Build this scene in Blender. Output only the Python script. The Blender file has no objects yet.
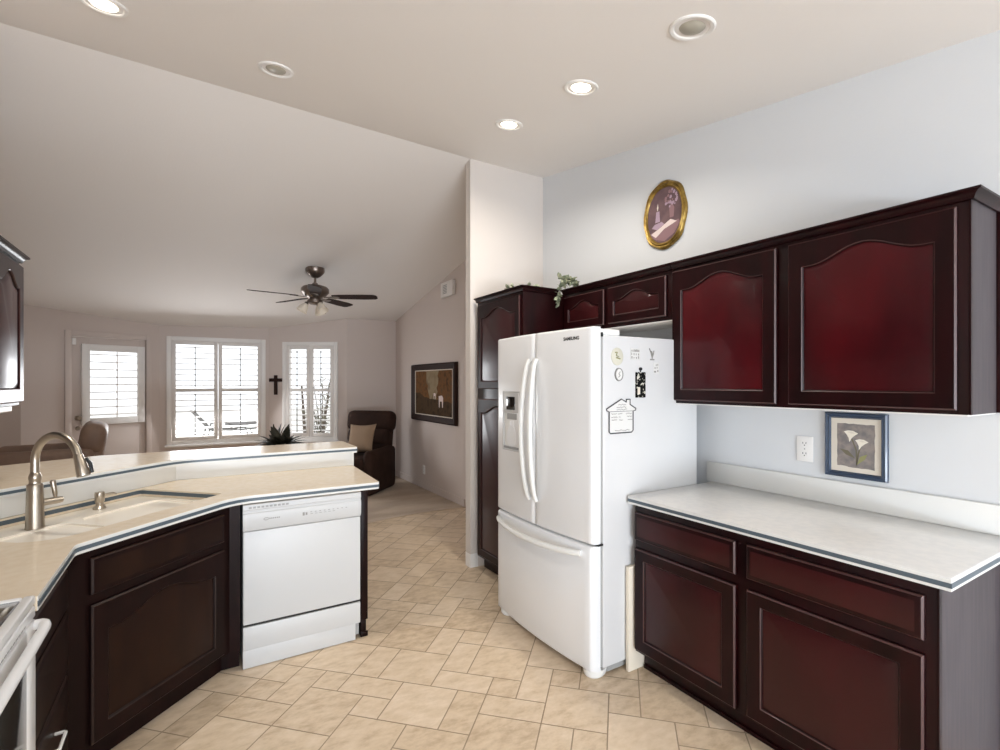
import bpy, bmesh, math, random
from mathutils import Matrix, Vector
random.seed(7)
C = bpy.context.scene.collection
sc = bpy.context.scene

# ------------------------------------------------------------------ camera, world, lights, exposure
TH = math.atan(308 / 500)
cam_d = bpy.data.cameras.new('camera'); cam = bpy.data.objects.new('camera', cam_d); C.objects.link(cam)
cam.location = (0, 0, 1.5); cam.rotation_euler = (math.radians(90), 0, -TH)
cam_d.sensor_width = 36; cam_d.lens = 18.0; cam_d.shift_y = 0.008; cam_d.clip_start = 0.05
sc.camera = cam
sc.view_settings.view_transform = 'Standard'; sc.view_settings.look = 'None'
sc.view_settings.exposure = 0.10; sc.view_settings.gamma = 1.0; sc.view_settings.use_curve_mapping = False
sc.cycles.max_bounces = 10; sc.cycles.diffuse_bounces = 6; sc.cycles.transparent_max_bounces = 12
sc.cycles.sample_clamp_indirect = 6.0; sc.cycles.caustics_reflective = False; sc.cycles.caustics_refractive = False

w = bpy.data.worlds.new('sky'); sc.world = w; w.use_nodes = True
bg = w.node_tree.nodes['Background']; bg.inputs['Color'].default_value = (0.92, 0.96, 1.0, 1); bg.inputs['Strength'].default_value = 1.9

def area(name, loc, rot, sx, sy, energy, color, shape='RECTANGLE', spread=math.pi):
    d = bpy.data.lights.new(name, 'AREA'); d.shape = shape; d.size = sx; d.size_y = sy
    d.energy = energy; d.color = color; d.spread = spread
    o = bpy.data.objects.new(name, d); o.location = loc; o.rotation_euler = rot; C.objects.link(o); return o
# added fill light, set at the made-up glazed door behind the camera
area('fill_rear_door', (-0.3, -4.54, 1.2), (math.radians(90), 0, 0), 4.4, 2.1, 115, (0.78, 0.88, 1.0))
# second added fill, aimed upward to brighten the ceiling
area('fill_uplight', (-0.3, -4.50, 0.35), (math.radians(135), 0, 0), 4.4, 0.5, 285, (0.80, 0.89, 1.0))
# daylight entering by the bay windows
area('daylight_bay', (0.31, 8.36, 1.15), (math.radians(-72), 0, 0), 1.1, 1.1, 47, (0.95, 0.97, 1.0))

# ------------------------------------------------------------------ helpers
def lin(h):
    h = h.lstrip('#'); r = []
    for i in (0, 2, 4):
        c = int(h[i:i+2], 16) / 255
        r.append(c / 12.92 if c <= 0.04045 else ((c + 0.055) / 1.055) ** 2.4)
    return (*r, 1)

def mat(name, col, rough=0.5, metal=0.0, coat=0.0, spec=0.5, emit=None, estr=0.0, var=None, vscale=(8, 8, 8), bump=0.0, bscale=60, sheen=0.0, coat_rough=0.08, vlo=0.38, vhi=0.62):
    m = bpy.data.materials.new(name); m.use_nodes = True
    nt = m.node_tree; p = nt.nodes['Principled BSDF']
    c = lin(col) if isinstance(col, str) else (*col, 1)
    p.inputs['Base Color'].default_value = c
    p.inputs['Roughness'].default_value = rough; p.inputs['Metallic'].default_value = metal
    p.inputs['Coat Weight'].default_value = coat; p.inputs['Coat Roughness'].default_value = coat_rough
    p.inputs['Specular IOR Level'].default_value = spec
    p.inputs['Sheen Weight'].default_value = sheen
    if emit is not None:
        p.inputs['Emission Color'].default_value = lin(emit); p.inputs['Emission Strength'].default_value = estr
    tc = nt.nodes.new('ShaderNodeTexCoord')
    if var is not None:
        mp = nt.nodes.new('ShaderNodeMapping'); mp.inputs['Scale'].default_value = vscale
        nz = nt.nodes.new('ShaderNodeTexNoise'); nz.inputs['Scale'].default_value = 1.0; nz.inputs['Detail'].default_value = 5
        cr = nt.nodes.new('ShaderNodeValToRGB')
        cr.color_ramp.elements[0].position = vlo; cr.color_ramp.elements[0].color = c
        cr.color_ramp.elements[1].position = vhi; cr.color_ramp.elements[1].color = lin(var)
        nt.links.new(tc.outputs['Object'], mp.inputs['Vector']); nt.links.new(mp.outputs['Vector'], nz.inputs['Vector'])
        nt.links.new(nz.outputs['Fac'], cr.inputs['Fac']); nt.links.new(cr.outputs['Color'], p.inputs['Base Color'])
    if bump:
        n2 = nt.nodes.new('ShaderNodeTexNoise'); n2.inputs['Scale'].default_value = bscale; n2.inputs['Detail'].default_value = 4
        bp = nt.nodes.new('ShaderNodeBump'); bp.inputs['Strength'].default_value = bump; bp.inputs['Distance'].default_value = 0.004
        nt.links.new(tc.outputs['Object'], n2.inputs['Vector']); nt.links.new(n2.outputs['Fac'], bp.inputs['Height'])
        nt.links.new(bp.outputs['Normal'], p.inputs['Normal'])
    return m

I4 = Matrix.Identity(4)
def frame(o, x, z):
    x = Vector(x).normalized(); z = Vector(z).normalized(); y = z.cross(x)
    m = Matrix((x, y, z)).transposed().to_4x4(); m.translation = Vector(o); return m
WMAT = {}
def wm(o): return WMAT.get(o.name, I4) if o is not None else I4

class MB:
    """collects shapes; build() links them as one mesh object"""
    def __init__(s, M=I4): s.bm = bmesh.new(); s.M = M
    def v(s, p): return s.bm.verts.new(s.M @ Vector(p))
    def f(s, vs, mi=0):
        try: fc = s.bm.faces.new(vs)
        except ValueError: return None
        fc.material_index = mi; return fc
    def poly(s, pts, mi=0): return s.f([s.v(p) for p in pts], mi)
    def box(s, x0, x1, y0, y1, z0, z1, bev=0.0, seg=2, mi=0, M=None):
        M = M or I4
        P = [s.v(M @ Vector((x, y, z))) for z in (z0, z1) for y in (y0, y1) for x in (x0, x1)]
        fs = [s.f([P[i] for i in q], mi) for q in ((0, 2, 3, 1), (4, 5, 7, 6), (0, 1, 5, 4), (2, 6, 7, 3), (0, 4, 6, 2), (1, 3, 7, 5))]
        if bev > 0:
            es = list({e for f in fs for e in f.edges})
            r = bmesh.ops.bevel(s.bm, geom=es, offset=bev, segments=seg, profile=0.5, affect='EDGES')
            for f in r['faces']: f.material_index = mi
        return s
    def ring(s, pts): return [s.v(p) for p in pts]
    def bridge(s, a, b, mi=0, closed=True):
        n = len(a)
        for i in range(n if closed else n - 1):
            j = (i + 1) % n; s.f([a[i], a[j], b[j], b[i]], mi)
    def lathe(s, prof, o=(0, 0, 0), n=24, ax=None, mi=0, cap=True, sx=1, sy=1):
        """prof: (radius, height) list, turned about local z (or axis ax) at o"""
        A = I4
        if ax is not None: A = Vector((0, 0, 1)).rotation_difference(Vector(ax).normalized()).to_matrix().to_4x4()
        A = Matrix.Translation(Vector(o)) @ A
        rs = []
        for r, h in prof:
            rs.append(s.ring([A @ Vector((r * sx * math.cos(2*math.pi*i/n), r * sy * math.sin(2*math.pi*i/n), h)) for i in range(n)]))
        for a, b in zip(rs, rs[1:]): s.bridge(a, b, mi)
        if cap:
            if prof[0][0] > 1e-5: s.f(rs[0][::-1], mi)
            if prof[-1][0] > 1e-5: s.f(rs[-1], mi)
        return s
    def tube(s, pts, r, n=10, mi=0, cap=True, flat=1.0):
        pts = [Vector(p) for p in pts]; rs = r if isinstance(r, (list, tuple)) else [r] * len(pts)
        rings = []; up = None
        for i, p in enumerate(pts):
            t = (pts[min(i+1, len(pts)-1)] - pts[max(i-1, 0)]).normalized()
            if up is None:
                up = Vector((0, 0, 1)) if abs(t.z) < 0.9 else Vector((1, 0, 0))
            a = t.cross(up).normalized(); up = a.cross(t).normalized()
            rings.append(s.ring([p + a * (rs[i] * math.cos(2*math.pi*k/n)) + up * (rs[i] * flat * math.sin(2*math.pi*k/n)) for k in range(n)]))
        for a, b in zip(rings, rings[1:]): s.bridge(a, b, mi)
        if cap: s.f(rings[0][::-1], mi); s.f(rings[-1], mi)
        return s
    def prism(s, outer, z0, z1, holes=(), mi=0):
        """outline in local xy, extruded z0..z1, holes allowed"""
        for z in (z0, z1):
            edges = []
            for lp in (outer, *holes):
                vs = [s.v((p[0], p[1], z)) for p in lp]
                for i in range(len(vs)): edges.append(s.bm.edges.new((vs[i], vs[(i+1) % len(vs)])))
            if holes:
                r = bmesh.ops.triangle_fill(s.bm, edges=edges, use_beauty=True)
                for g in r['geom']:
                    if isinstance(g, bmesh.types.BMFace): g.material_index = mi
            else:
                s.f([e.verts[0] for e in edges] if edges[0].verts[0] in edges[-1].verts else vs, mi)
        for lp in (outer, *holes):
            a = [s.v((p[0], p[1], z0)) for p in lp]; b = [s.v((p[0], p[1], z1)) for p in lp]
            s.bridge(a, b, mi)
        bmesh.ops.remove_doubles(s.bm, verts=s.bm.verts, dist=1e-6)
        return s
    def ribbon(s, path, z0, z1, th, closed=False, mi=0):
        """strip of thickness th on the right-hand side of a plan polyline"""
        n = len(path); P = [Vector((p[0], p[1])) for p in path]; off = []
        for i in range(n):
            ds = []
            if i > 0 or closed: ds.append((P[i] - P[i-1]).normalized())
            if i < n-1 or closed: ds.append((P[(i+1) % n] - P[i]).normalized())
            nn = [Vector((d.y, -d.x)) for d in ds]; m = sum(nn, Vector((0, 0)))
            m.normalize(); off.append(P[i] + m * th / max(0.3, m.dot(nn[0])))
        rr = [s.ring([(p.x, p.y, z0), (p.x, p.y, z1), (q.x, q.y, z1), (q.x, q.y, z0)]) for p, q in zip(P, off)]
        for i in range(n if closed else n-1): s.bridge(rr[i], rr[(i+1) % n], mi)
        if not closed: s.f(rr[0], mi); s.f(rr[-1][::-1], mi)
        return s
    def build(s, name, mats, parent=None, smooth=True, angle=40):
        bmesh.ops.recalc_face_normals(s.bm, faces=s.bm.faces)
        me = bpy.data.meshes.new(name); s.bm.to_mesh(me); s.bm.free()
        if parent is not None: me.transform(wm(parent).inverted())
        for m in (mats if isinstance(mats, (list, tuple)) else [mats]): me.materials.append(m)
        o = bpy.data.objects.new(name, me); C.objects.link(o)
        if parent is not None: o.parent = parent
        WMAT[o.name] = wm(parent)
        if smooth:
            me.polygons.foreach_set('use_smooth', [True] * len(me.polygons))
            me.set_sharp_from_angle(angle=math.radians(angle))
        return o

def thing(name, label, cat, loc=(0, 0, 0), rz=0.0, group=None, kind=None):
    o = bpy.data.objects.new(name, None); C.objects.link(o); o.empty_display_size = 0.1
    o.location = loc; o.rotation_euler = (0, 0, rz)
    WMAT[o.name] = Matrix.Translation(Vector(loc)) @ Matrix.Rotation(rz, 4, 'Z')
    tag(o, label, cat, group, kind); return o
def tag(o, label=None, cat=None, group=None, kind=None):
    if label: o['label'] = label
    if cat: o['category'] = cat
    if group: o['group'] = group
    if kind: o['kind'] = kind
    return o
def struct(o, label=None, cat=None):
    return tag(o, label, cat, None, 'structure')
def text(name, body, M, size, m, parent, ext=0.0006):
    cu = bpy.data.curves.new(name, 'FONT'); cu.body = body; cu.size = size; cu.extrude = ext
    cu.align_x = 'CENTER'; cu.align_y = 'CENTER'; cu.materials.append(m)
    cu.offset = 0.0006
    tmp = bpy.data.objects.new(name, cu); C.objects.link(tmp); bpy.context.view_layer.update()
    me = bpy.data.meshes.new_from_object(tmp); bpy.data.objects.remove(tmp); bpy.data.curves.remove(cu)
    me.name = name; me.transform(wm(parent).inverted() @ M); me.materials.clear(); me.materials.append(m)
    o = bpy.data.objects.new(name, me); C.objects.link(o); o.parent = parent; return o

def lp(p, q, t): return p + (q - p) * t

# ------------------------------------------------------------------ materials
M_wall = mat('white_wall_paint', '#d4d6d8', 0.75, bump=0.12, bscale=90)
M_stub = mat('warm_white_wall_paint', '#d2cac3', 0.75, bump=0.12, bscale=90)
M_fam = mat('taupe_wall_paint', '#d0c4bd', 0.8, bump=0.12, bscale=90)
M_ceil = mat('ceiling_paint', '#eeeae6', 0.85, bump=0.15, bscale=70)
M_trim = mat('white_trim_paint', '#ebe9e6', 0.4)
M_shut = mat('white_shutter_paint', '#e6e2de', 0.45)
M_wood = mat('cherry_dark', '#160506', 0.34, coat=0.06, var='#200608', vscale=(14, 14, 2.2), coat_rough=0.15, spec=0.16)
M_panel = mat('cherry_panel', '#260a0b', 0.34, coat=0.15, var='#380d10', vscale=(5, 5, 1.6), coat_rough=0.15, spec=0.25, vlo=0.3, vhi=0.7)
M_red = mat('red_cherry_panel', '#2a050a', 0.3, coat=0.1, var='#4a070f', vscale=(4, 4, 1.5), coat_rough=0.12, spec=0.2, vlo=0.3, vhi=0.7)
M_worn_hl = mat('cherry_worn_highlight_edge', '#3e211f', 0.42, coat=0.1)  # door edges: worn finish, with highlight lines put into the colour
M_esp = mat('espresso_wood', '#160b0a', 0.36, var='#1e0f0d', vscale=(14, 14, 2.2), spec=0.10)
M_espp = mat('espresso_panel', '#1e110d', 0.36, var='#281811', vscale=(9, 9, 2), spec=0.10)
M_espw = mat('espresso_worn_highlight_edge', '#2c1d17', 0.4, spec=0.2)  # same for espresso doors: wear and painted edge highlights together
M_endp = mat('sheen_grey_mauve', '#413b3e', 0.5, var='#4a4346', vscale=(50, 50, 4), spec=0.3)  # end panels: window sheen painted in as a grey mauve base
M_cntr = mat('white_solid_surface', '#d2d1cf', 0.28, coat=0.15, var='#d9d7d4', vscale=(30, 30, 30), coat_rough=0.06)
M_cntl = mat('cream_solid_surface', '#e0d0b8', 0.26, coat=0.2, var='#e4d6c0', vscale=(30, 30, 30), coat_rough=0.06)
M_edge = mat('white_edge_band', '#dcdcd9', 0.3, coat=0.2)
M_inlay = mat('slate_inlay', '#4f5b64', 0.35)
M_sink = mat('cream_sink', '#f3ece0', 0.18, coat=0.4)
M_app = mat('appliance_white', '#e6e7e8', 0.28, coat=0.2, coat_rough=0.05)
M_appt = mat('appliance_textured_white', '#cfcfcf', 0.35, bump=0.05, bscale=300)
M_dw = mat('dishwasher_white', '#c4c4c3', 0.4)
M_plas = mat('warm_white_plastic', '#e2e2df', 0.35)
M_grey = mat('grey_gasket', '#9a9a98', 0.6)
M_ = mat('black_plastic', '#141414', 0.35)
M_bglass = mat('black_glass', '#0b0b0c', 0.06, coat=0.6)
M_ovg = mat('oven_window', '#2c302e', 0.1, coat=0.5)
M_nick = mat('brushed_nickel', '#b3a99b', 0.28, metal=1.0)
M_ink = mat('dark_ink', '#3c3c3e', 0.6)
M_ink2 = mat('grey_ink', '#8c8a86', 0.6)
M_paper = mat('white_paper', '#d6d5d2', 0.6)
M_gold = mat('antique_gold', '#a88a45', 0.35, metal=0.7, var='#7c6230', vscale=(25, 25, 25))
M_bronze = mat('antique_bronze', '#7d726a', 0.3, metal=0.85)
M_blade = mat('walnut_blade', '#35231d', 0.65, spec=0.2, var='#2a1a15', vscale=(20, 20, 20))
M_frost = mat('frosted_shade', '#d8cdbd', 0.4, emit='#fff0d8', estr=0.05)
M_lit = mat('lit_lens', '#fff6e6', 0.4, emit='#fff2dc', estr=9.0)
M_dimlens = mat('unlit_bulb', '#a9a497', 0.4)
M_carpet = mat('beige_carpet', '#b8a48d', 0.95, var='#a08c76', vscale=(1.6, 3.5, 3), bump=0.6, bscale=400, sheen=0.2)
M_leather = mat('brown_leather', '#2a1a13', 0.8, spec=0.2, var='#35221a', vscale=(6, 6, 6), bump=0.1, bscale=50)
M_taupe = mat('taupe_leather', '#7c6557', 0.5, var='#8c7565', vscale=(6, 6, 6))
M_pillow = mat('tan_fabric', '#957d66', 0.9, bump=0.3, bscale=250)
M_leaf = mat('dusty_ivy', '#77806a', 0.6, var='#a9aa90', vscale=(60, 60, 60))
M_dleaf = mat('dark_leaf', '#2a2a22', 0.5, var='#3c3a2c', vscale=(30, 30, 30))
M_pot = mat('brown_ceramic', '#4a352a', 0.4)
M_cross = mat('dark_walnut', '#2a1813', 0.6, spec=0.2)
M_patio = mat('patio_concrete', '#dedbd5', 0.9)
M_pmetal = mat('patio_metal', '#6a6764', 0.5)
M_pcush = mat('grey_outdoor_fabric', '#807d7c', 0.9)
M_yucca = mat('desert_foliage', '#6b6a55', 0.7, var='#8a856c', vscale=(9, 9, 9))
M_stem = mat('desert_stem', '#5d5148', 0.8)
M_board = mat('cream_board', '#ddd3c2', 0.5)
M_navy = mat('navy_frame', '#20344c', 0.35, coat=0.3)
M_mat = mat('cream_mount', '#d9d0c2', 0.8)
M_calla = mat('taupe_print', '#8f857f', 0.8, var='#75706f', vscale=(35, 35, 35))
M_petal = mat('cream_petal', '#e6dfd0', 0.8)
M_green = mat('olive_green', '#8b8a5c', 0.8)
M_dgreen = mat('dull_stalk', '#6c6552', 0.8)
M_mauve = mat('mauve_canvas', '#5d464a', 0.7, var='#6f5658', vscale=(12, 12, 12))
M_lilac = mat('lilac_paint', '#a890a0', 0.7)
M_cream = mat('cream_paint', '#dccbc6', 0.7)
M_pink = mat('dusky_pink_paint', '#8d6c70', 0.7)
M_glass = bpy.data.materials.new('window_glass'); M_glass.use_nodes = True
nt = M_glass.node_tree; nt.nodes.remove(nt.nodes['Principled BSDF'])
_t = nt.nodes.new('ShaderNodeBsdfTransparent'); _g = nt.nodes.new('ShaderNodeBsdfGlossy'); _g.inputs['Roughness'].default_value = 0.02
_m = nt.nodes.new('ShaderNodeMixShader'); _m.inputs[0].default_value = 0.06
nt.links.new(_t.outputs[0], _m.inputs[1]); nt.links.new(_g.outputs[0], _m.inputs[2])
nt.links.new(_m.outputs[0], nt.nodes['Material Output'].inputs['Surface'])

# tile: tone per tile from a face attribute plus travertine veining
M_tile = bpy.data.materials.new('travertine_vinyl_tile'); M_tile.use_nodes = True
nt = M_tile.node_tree; pb = nt.nodes['Principled BSDF']; pb.inputs['Roughness'].default_value = 0.42; pb.inputs['Specular IOR Level'].default_value = 0.35
at = nt.nodes.new('ShaderNodeAttribute'); at.attribute_name = 'tone'
tc = nt.nodes.new('ShaderNodeTexCoord'); mp = nt.nodes.new('ShaderNodeMapping'); mp.inputs['Rotation'].default_value = (0, 0, 0.5); mp.inputs['Scale'].default_value = (7, 13, 1)
nz = nt.nodes.new('ShaderNodeTexNoise'); nz.inputs['Scale'].default_value = 1.6; nz.inputs['Detail'].default_value = 8; nz.inputs['Roughness'].default_value = 0.65
nt.links.new(tc.outputs['Object'], mp.inputs['Vector']); nt.links.new(mp.outputs['Vector'], nz.inputs['Vector'])
ad = nt.nodes.new('ShaderNodeMath'); ad.operation = 'MULTIPLY_ADD'; ad.inputs[1].default_value = 0.22
nt.links.new(at.outputs['Fac'], ad.inputs[0]); nt.links.new(nz.outputs['Fac'], ad.inputs[2])
cr = nt.nodes.new('ShaderNodeValToRGB'); e = cr.color_ramp.elements
e[0].position = 0.36; e[0].color = lin('#bda68b'); e[1].position = 0.85; e[1].color = lin('#e2cfb8')
k = e.new(0.58); k.color = lin('#d5c0a5')
nt.links.new(ad.outputs[0], cr.inputs['Fac']); nt.links.new(cr.outputs['Color'], pb.inputs['Base Color'])
M_grout = mat('grout', '#a08d77', 0.8)

# landscape print (for the far painting): blotched autumn wood
def blotch(name, cols, scale):
    m = bpy.data.materials.new(name); m.use_nodes = True; nt = m.node_tree; p = nt.nodes['Principled BSDF']
    p.inputs['Roughness'].default_value = 0.8; p.inputs['Specular IOR Level'].default_value = 0.1
    tc = nt.nodes.new('ShaderNodeTexCoord'); n = nt.nodes.new('ShaderNodeTexNoise'); n.inputs['Scale'].default_value = scale; n.inputs['Detail'].default_value = 6
    cr = nt.nodes.new('ShaderNodeValToRGB'); es = cr.color_ramp.elements
    es[0].position = 0.3; es[0].color = lin(cols[0]); es[1].position = 0.7; es[1].color = lin(cols[-1])
    for i, c in enumerate(cols[1:-1]): x = es.new(0.3 + 0.4 * (i + 1) / (len(cols) - 1)); x.color = lin(c)
    nt.links.new(tc.outputs['Object'], n.inputs['Vector']); nt.links.new(n.outputs['Fac'], cr.inputs['Fac']); nt.links.new(cr.outputs['Color'], p.inputs['Base Color'])
    return m
M_p_dark = blotch('painted_meadow', ['#33281a', '#4e3b28', '#403222'], 9)
M_p_tree = blotch('painted_autumn_trees', ['#4a3626', '#74502f', '#5e4a35'], 12)
M_p_sky = blotch('painted_pale_sky', ['#85745a', '#94846a', '#6f5c45'], 6)
M_speck = blotch('speckled_tag', ['#0e0e0e', '#0e0e0e', '#c9c5b8'], 75)
M_speck.node_tree.nodes['Color Ramp'].color_ramp.interpolation = 'CONSTANT'; M_speck.node_tree.nodes['Color Ramp'].color_ramp.elements[-1].position = 0.575

# ------------------------------------------------------------------ the setting
WX = 2.65                     # kitchen wall on the right
FX = 2.81                     # family room wall on the right
YB, LX, FLX = -4.6, -1.02, -3.3
def zk(x, y): return 2.762 + 0.1555 * max(y, -1.0)                       # kitchen ceiling
def zf(x, y): return 3.325 + 0.0196 * (x - 2.65) - 0.198 * (y - 3.62)   # family room ceiling
def yr(x): return (3.325 - 0.0519 + 0.198 * 3.62 + 0.0196 * x - 2.762) / (0.1555 + 0.198)   # ridge
# bay corners (plan)
B0 = (FX, 7.78); B1 = (2.03, 7.78); B2 = (1.01, 8.42); B3 = (-0.39, 8.46); B4 = (-1.68, 7.80); B5 = (FLX, 7.80)

# floor tiles
U = 0.1525 * 0.94; OX, OY = 0.904, 2.389
known = [(0,-2,2,2),(2,-2,1,2),(1,0,2,1),(3,0,1,1),(2,1,2,2),(1,1,1,2),(-1,0,2,2),(-2,0,1,2),(-2,-1,2,1),(-1,-2,1,1),(-3,-3,2,2),(-3,-1,1,1),
 (3,-1,2,1),(4,0,1,2),(-2,2,2,2),(0,2,1,2),(1,3,1,1),(2,3,2,2),(-4,0,2,2),(5,-1,2,2),(5,1,1,1),(7,0,1,1),(6,1,2,1),(7,-2,2,2),(5,-3,1,2),
 (8,0,2,2),(9,-1,2,1),(-5,-3,2,1),(-7,-2,2,1),(-5,-2,1,1),(-4,-2,1,2),(-7,-4,1,2),(-6,-4,1,2),(-5,-5,2,2),(-3,6,2,2),(-4,5,2,1),(-2,5,1,1),
 (-1,5,1,2),(-2,4,2,1),(-3,3,1,2),(0,6,1,1),(-4,6,1,2),(-1,7,2,2),(3,-3,2,2),(-1,-4,2,2),(1,-3,2,1),(-3,-5,2,2),(0,4,2,2),(6,-3,1,2),(-5,0,1,2)]
occ = {}; tiles = []
for (a, b, cw, ch) in known:
    cells = [(a+i, b+j) for i in range(cw) for j in range(ch)]
    if any(c in occ for c in cells): continue
    for c in cells: occ[c] = 1
    tiles.append((a, b, cw, ch))
for b in range(-60, 42):
    for a in range(-42, 48):
        if (a, b) in occ: continue
        opts = [(2, 2)] * 5 + [(2, 1), (1, 2)] * 3 + [(1, 1)] * 2
        random.shuffle(opts)
        for cw, ch in opts + [(1, 1)]:
            cells = [(a+i, b+j) for i in range(cw) for j in range(ch)]
            if not any(c in occ for c in cells): break
        for c in cells: occ[c] = 1
        tiles.append((a, b, cw, ch))
mb = MB(); tone = mb.bm.faces.layers.float.new('tone'); r2 = math.sqrt(0.5); g = 0.0028
for (a, b, cw, ch) in tiles:
    p0, p1, q0, q1 = a*U+g, (a+cw)*U-g, b*U+g, (b+ch)*U-g
    pts = [(p0, q0), (p1, q0), (p1, q1), (p0, q1)]
    pts = [(OX + (p+q)*r2, OY + (q-p)*r2, 0.0) for p, q in pts]
    if max(p[0] for p in pts) < FLX or min(p[0] for p in pts) > FX or max(p[1] for p in pts) < YB or min(p[1] for p in pts) > 5.75: continue
    fc = mb.poly(pts); fc[tone] = random.random()
for co, no in (((FLX, 0, 0), (-1, 0, 0)), ((FX, 0, 0), (1, 0, 0)), ((0, YB, 0), (0, -1, 0)), ((0, 5.7, 0), (0, 1, 0))):
    bmesh.ops.bisect_plane(mb.bm, geom=mb.bm.verts[:] + mb.bm.edges[:] + mb.bm.faces[:], plane_co=co, plane_no=no, clear_outer=True)
mb.box(FLX, FX, YB, 5.7, -0.06, -0.0012, mi=1)
struct(mb.build('floor', [M_tile, M_grout], smooth=False))
# carpet beyond a curved edge
arc = [(2.35 + 2.53*math.sin(a), 2.85 + 2.53*math.cos(a)) for a in [math.radians(x) for x in range(10, -66, -3)]]
arc = [(FX, 5.335)] + [p for p in arc if p[0] < 2.78]
last = arc[-1]
out = arc + [(last[0]-0.05, 3.95), (LX, 3.95), (LX, 3.36), (FLX, 3.36), B5, B4, B3, B2, B1, (FX, 7.78)]
mb = MB(); mb.prism([(p[0], p[1]) for p in out], -0.05, 0.006)
struct(mb.build('floor_carpet', M_carpet, smooth=False))

# ceilings: kitchen slope, ridge, family room slope
mb = MB()
xs = [FLX, LX, 0.0, 1.2, 3.0]
rear = [mb.v((x, YB - 0.1, zk(x, -1.0))) for x in xs]; kit = [mb.v((x, -1.0, zk(x, -1.0))) for x in xs]; rd = [mb.v((x, yr(x), zk(x, yr(x)))) for x in xs]
far = [mb.v((x, 8.7, zf(x, 8.7))) for x in xs]
for i in range(len(xs) - 1):
    mb.f([rear[i], rear[i+1], kit[i+1], kit[i]]); mb.f([kit[i], kit[i+1], rd[i+1], rd[i]]); mb.f([rd[i], rd[i+1], far[i+1], far[i]])
r = bmesh.ops.extrude_face_region(mb.bm, geom=mb.bm.faces[:])
for v_ in [g_ for g_ in r['geom'] if isinstance(g_, bmesh.types.BMVert)]: v_.co.z += 0.12
struct(mb.build('ceiling', M_ceil, smooth=False))

def wall_poly(mb, p, q, ztop, th, openings=(), zbot=0.0, n=12):
    """vertical wall from p to q (plan); room is on the left of p->q; thickness th to the right; ztop(x,y); openings (s0,s1,z0,z1) in metres along"""
    L = math.hypot(q[0]-p[0], q[1]-p[1]); d = ((q[0]-p[0])/L, (q[1]-p[1])/L); nrm = (d[1], -d[0])
    cuts = sorted({0.0, L} | {L*i/n for i in range(n+1)} | {x for o in openings for x in o[:2]})
    for s0, s1 in zip(cuts, cuts[1:]):
        if s1 - s0 < 1e-4: continue
        mid = (s0+s1)/2; spans = [(zbot, None)]
        for o in openings:
            if o[0] < mid < o[1]: spans = [(zbot, o[2]), (o[3], None)]
        for a, b in spans:
            if b is not None and b - a < 1e-4: continue
            P = []
            for off in (0, th):
                for s_ in (s0, s1):
                    x, y = p[0]+d[0]*s_+nrm[0]*off, p[1]+d[1]*s_+nrm[1]*off
                    xx, yy = p[0]+d[0]*s_, p[1]+d[1]*s_
                    P += [mb.v((x, y, a)), mb.v((x, y, (ztop(xx, yy) + 0.04) if b is None else b))]
            mb.f([P[0], P[2], P[3], P[1]]); mb.f([P[4], P[5], P[7], P[6]])
            mb.f([P[1], P[3], P[7], P[5]]); mb.f([P[0], P[4], P[6], P[2]]); mb.f([P[0], P[1], P[5], P[4]]); mb.f([P[2], P[6], P[7], P[3]])
    bmesh.ops.remove_doubles(mb.bm, verts=mb.bm.verts, dist=1e-5)
    return L, d, nrm
zc = lambda x, y: zk(x, y) if y < yr(x) else zf(x, y)

mb = MB(); wall_poly(mb, (WX, YB), (WX, 3.575), zc, 0.12); struct(mb.build('wall_right', M_wall, smooth=False))
mb = MB()
mb.prism([(1.920, 3.575), (FX+0.12, 3.575), (FX+0.12, 3.655), (1.920, 3.655)], 0.0, 3.32)
struct(mb.build('wall_stub', M_stub, smooth=False))
mb = MB(); wall_poly(mb, (FX, 3.655), B0, zc, 0.12); struct(mb.build('wall_family_right', M_fam, smooth=False))
mb = MB(); wall_poly(mb, B0, B1, zc, 0.12); struct(mb.build('wall_far_right', M_fam, smooth=False))
mb = MB(); wall_poly(mb, (LX, 3.36), (LX, 0.2), zc, 0.12); struct(mb.build('wall_left', M_fam, smooth=False))
mb = MB(); wall_poly(mb, (LX - 0.12, 0.2), (FLX, 0.2), zc, 0.12); struct(mb.build('wall_rear_return', M_wall, smooth=False))
mb = MB(); wall_poly(mb, (FLX, 0.2), (FLX, YB), zc, 0.12); struct(mb.build('wall_rear_left', M_wall, smooth=False))
mb = MB(); wall_poly(mb, B4, B5, zc, 0.12); struct(mb.build('wall_far_left', M_fam, smooth=False))
mb = MB(); wall_poly(mb, B5, (FLX, 3.36), zc, 0.12); struct(mb.build('wall_family_left', M_fam, smooth=False))
mb = MB(); wall_poly(mb, (FLX, 3.36), (LX - 0.12, 3.36), zc, 0.12); struct(mb.build('wall_near_left', M_fam, smooth=False))
mb = MB(); wall_poly(mb, (FLX, YB), (WX, YB), zc, 0.12, openings=[(0.7, 5.3, 0.05, 2.3)]); struct(mb.build('wall_back', M_wall, smooth=False))

def facet(p, q):
    L = math.hypot(q[0]-p[0], q[1]-p[1]); d = ((q[0]-p[0])/L, (q[1]-p[1])/L)
    # local frame with x to the viewer's right, y up, z into the room; origin at q on the floor
    return frame((q[0], q[1], 0), (-d[0], -d[1], 0), (-d[1], d[0], 0)), L

# px -> facet coordinates (calibrated from the camera)
S_, C_ = math.sin(TH), math.cos(TH)
def ray(u, v): a = (u-500)/500; return Vector((a*C_+S_, C_-a*S_, (383-v)/500))
def on(u, v, M):
    d = ray(u, v); o = Vector((0, 0, 1.5)); nn = M.col[2].xyz; pt = M.translation
    t = (pt - o).dot(nn) / d.dot(nn); return M.inverted() @ (o + d*t)

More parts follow.
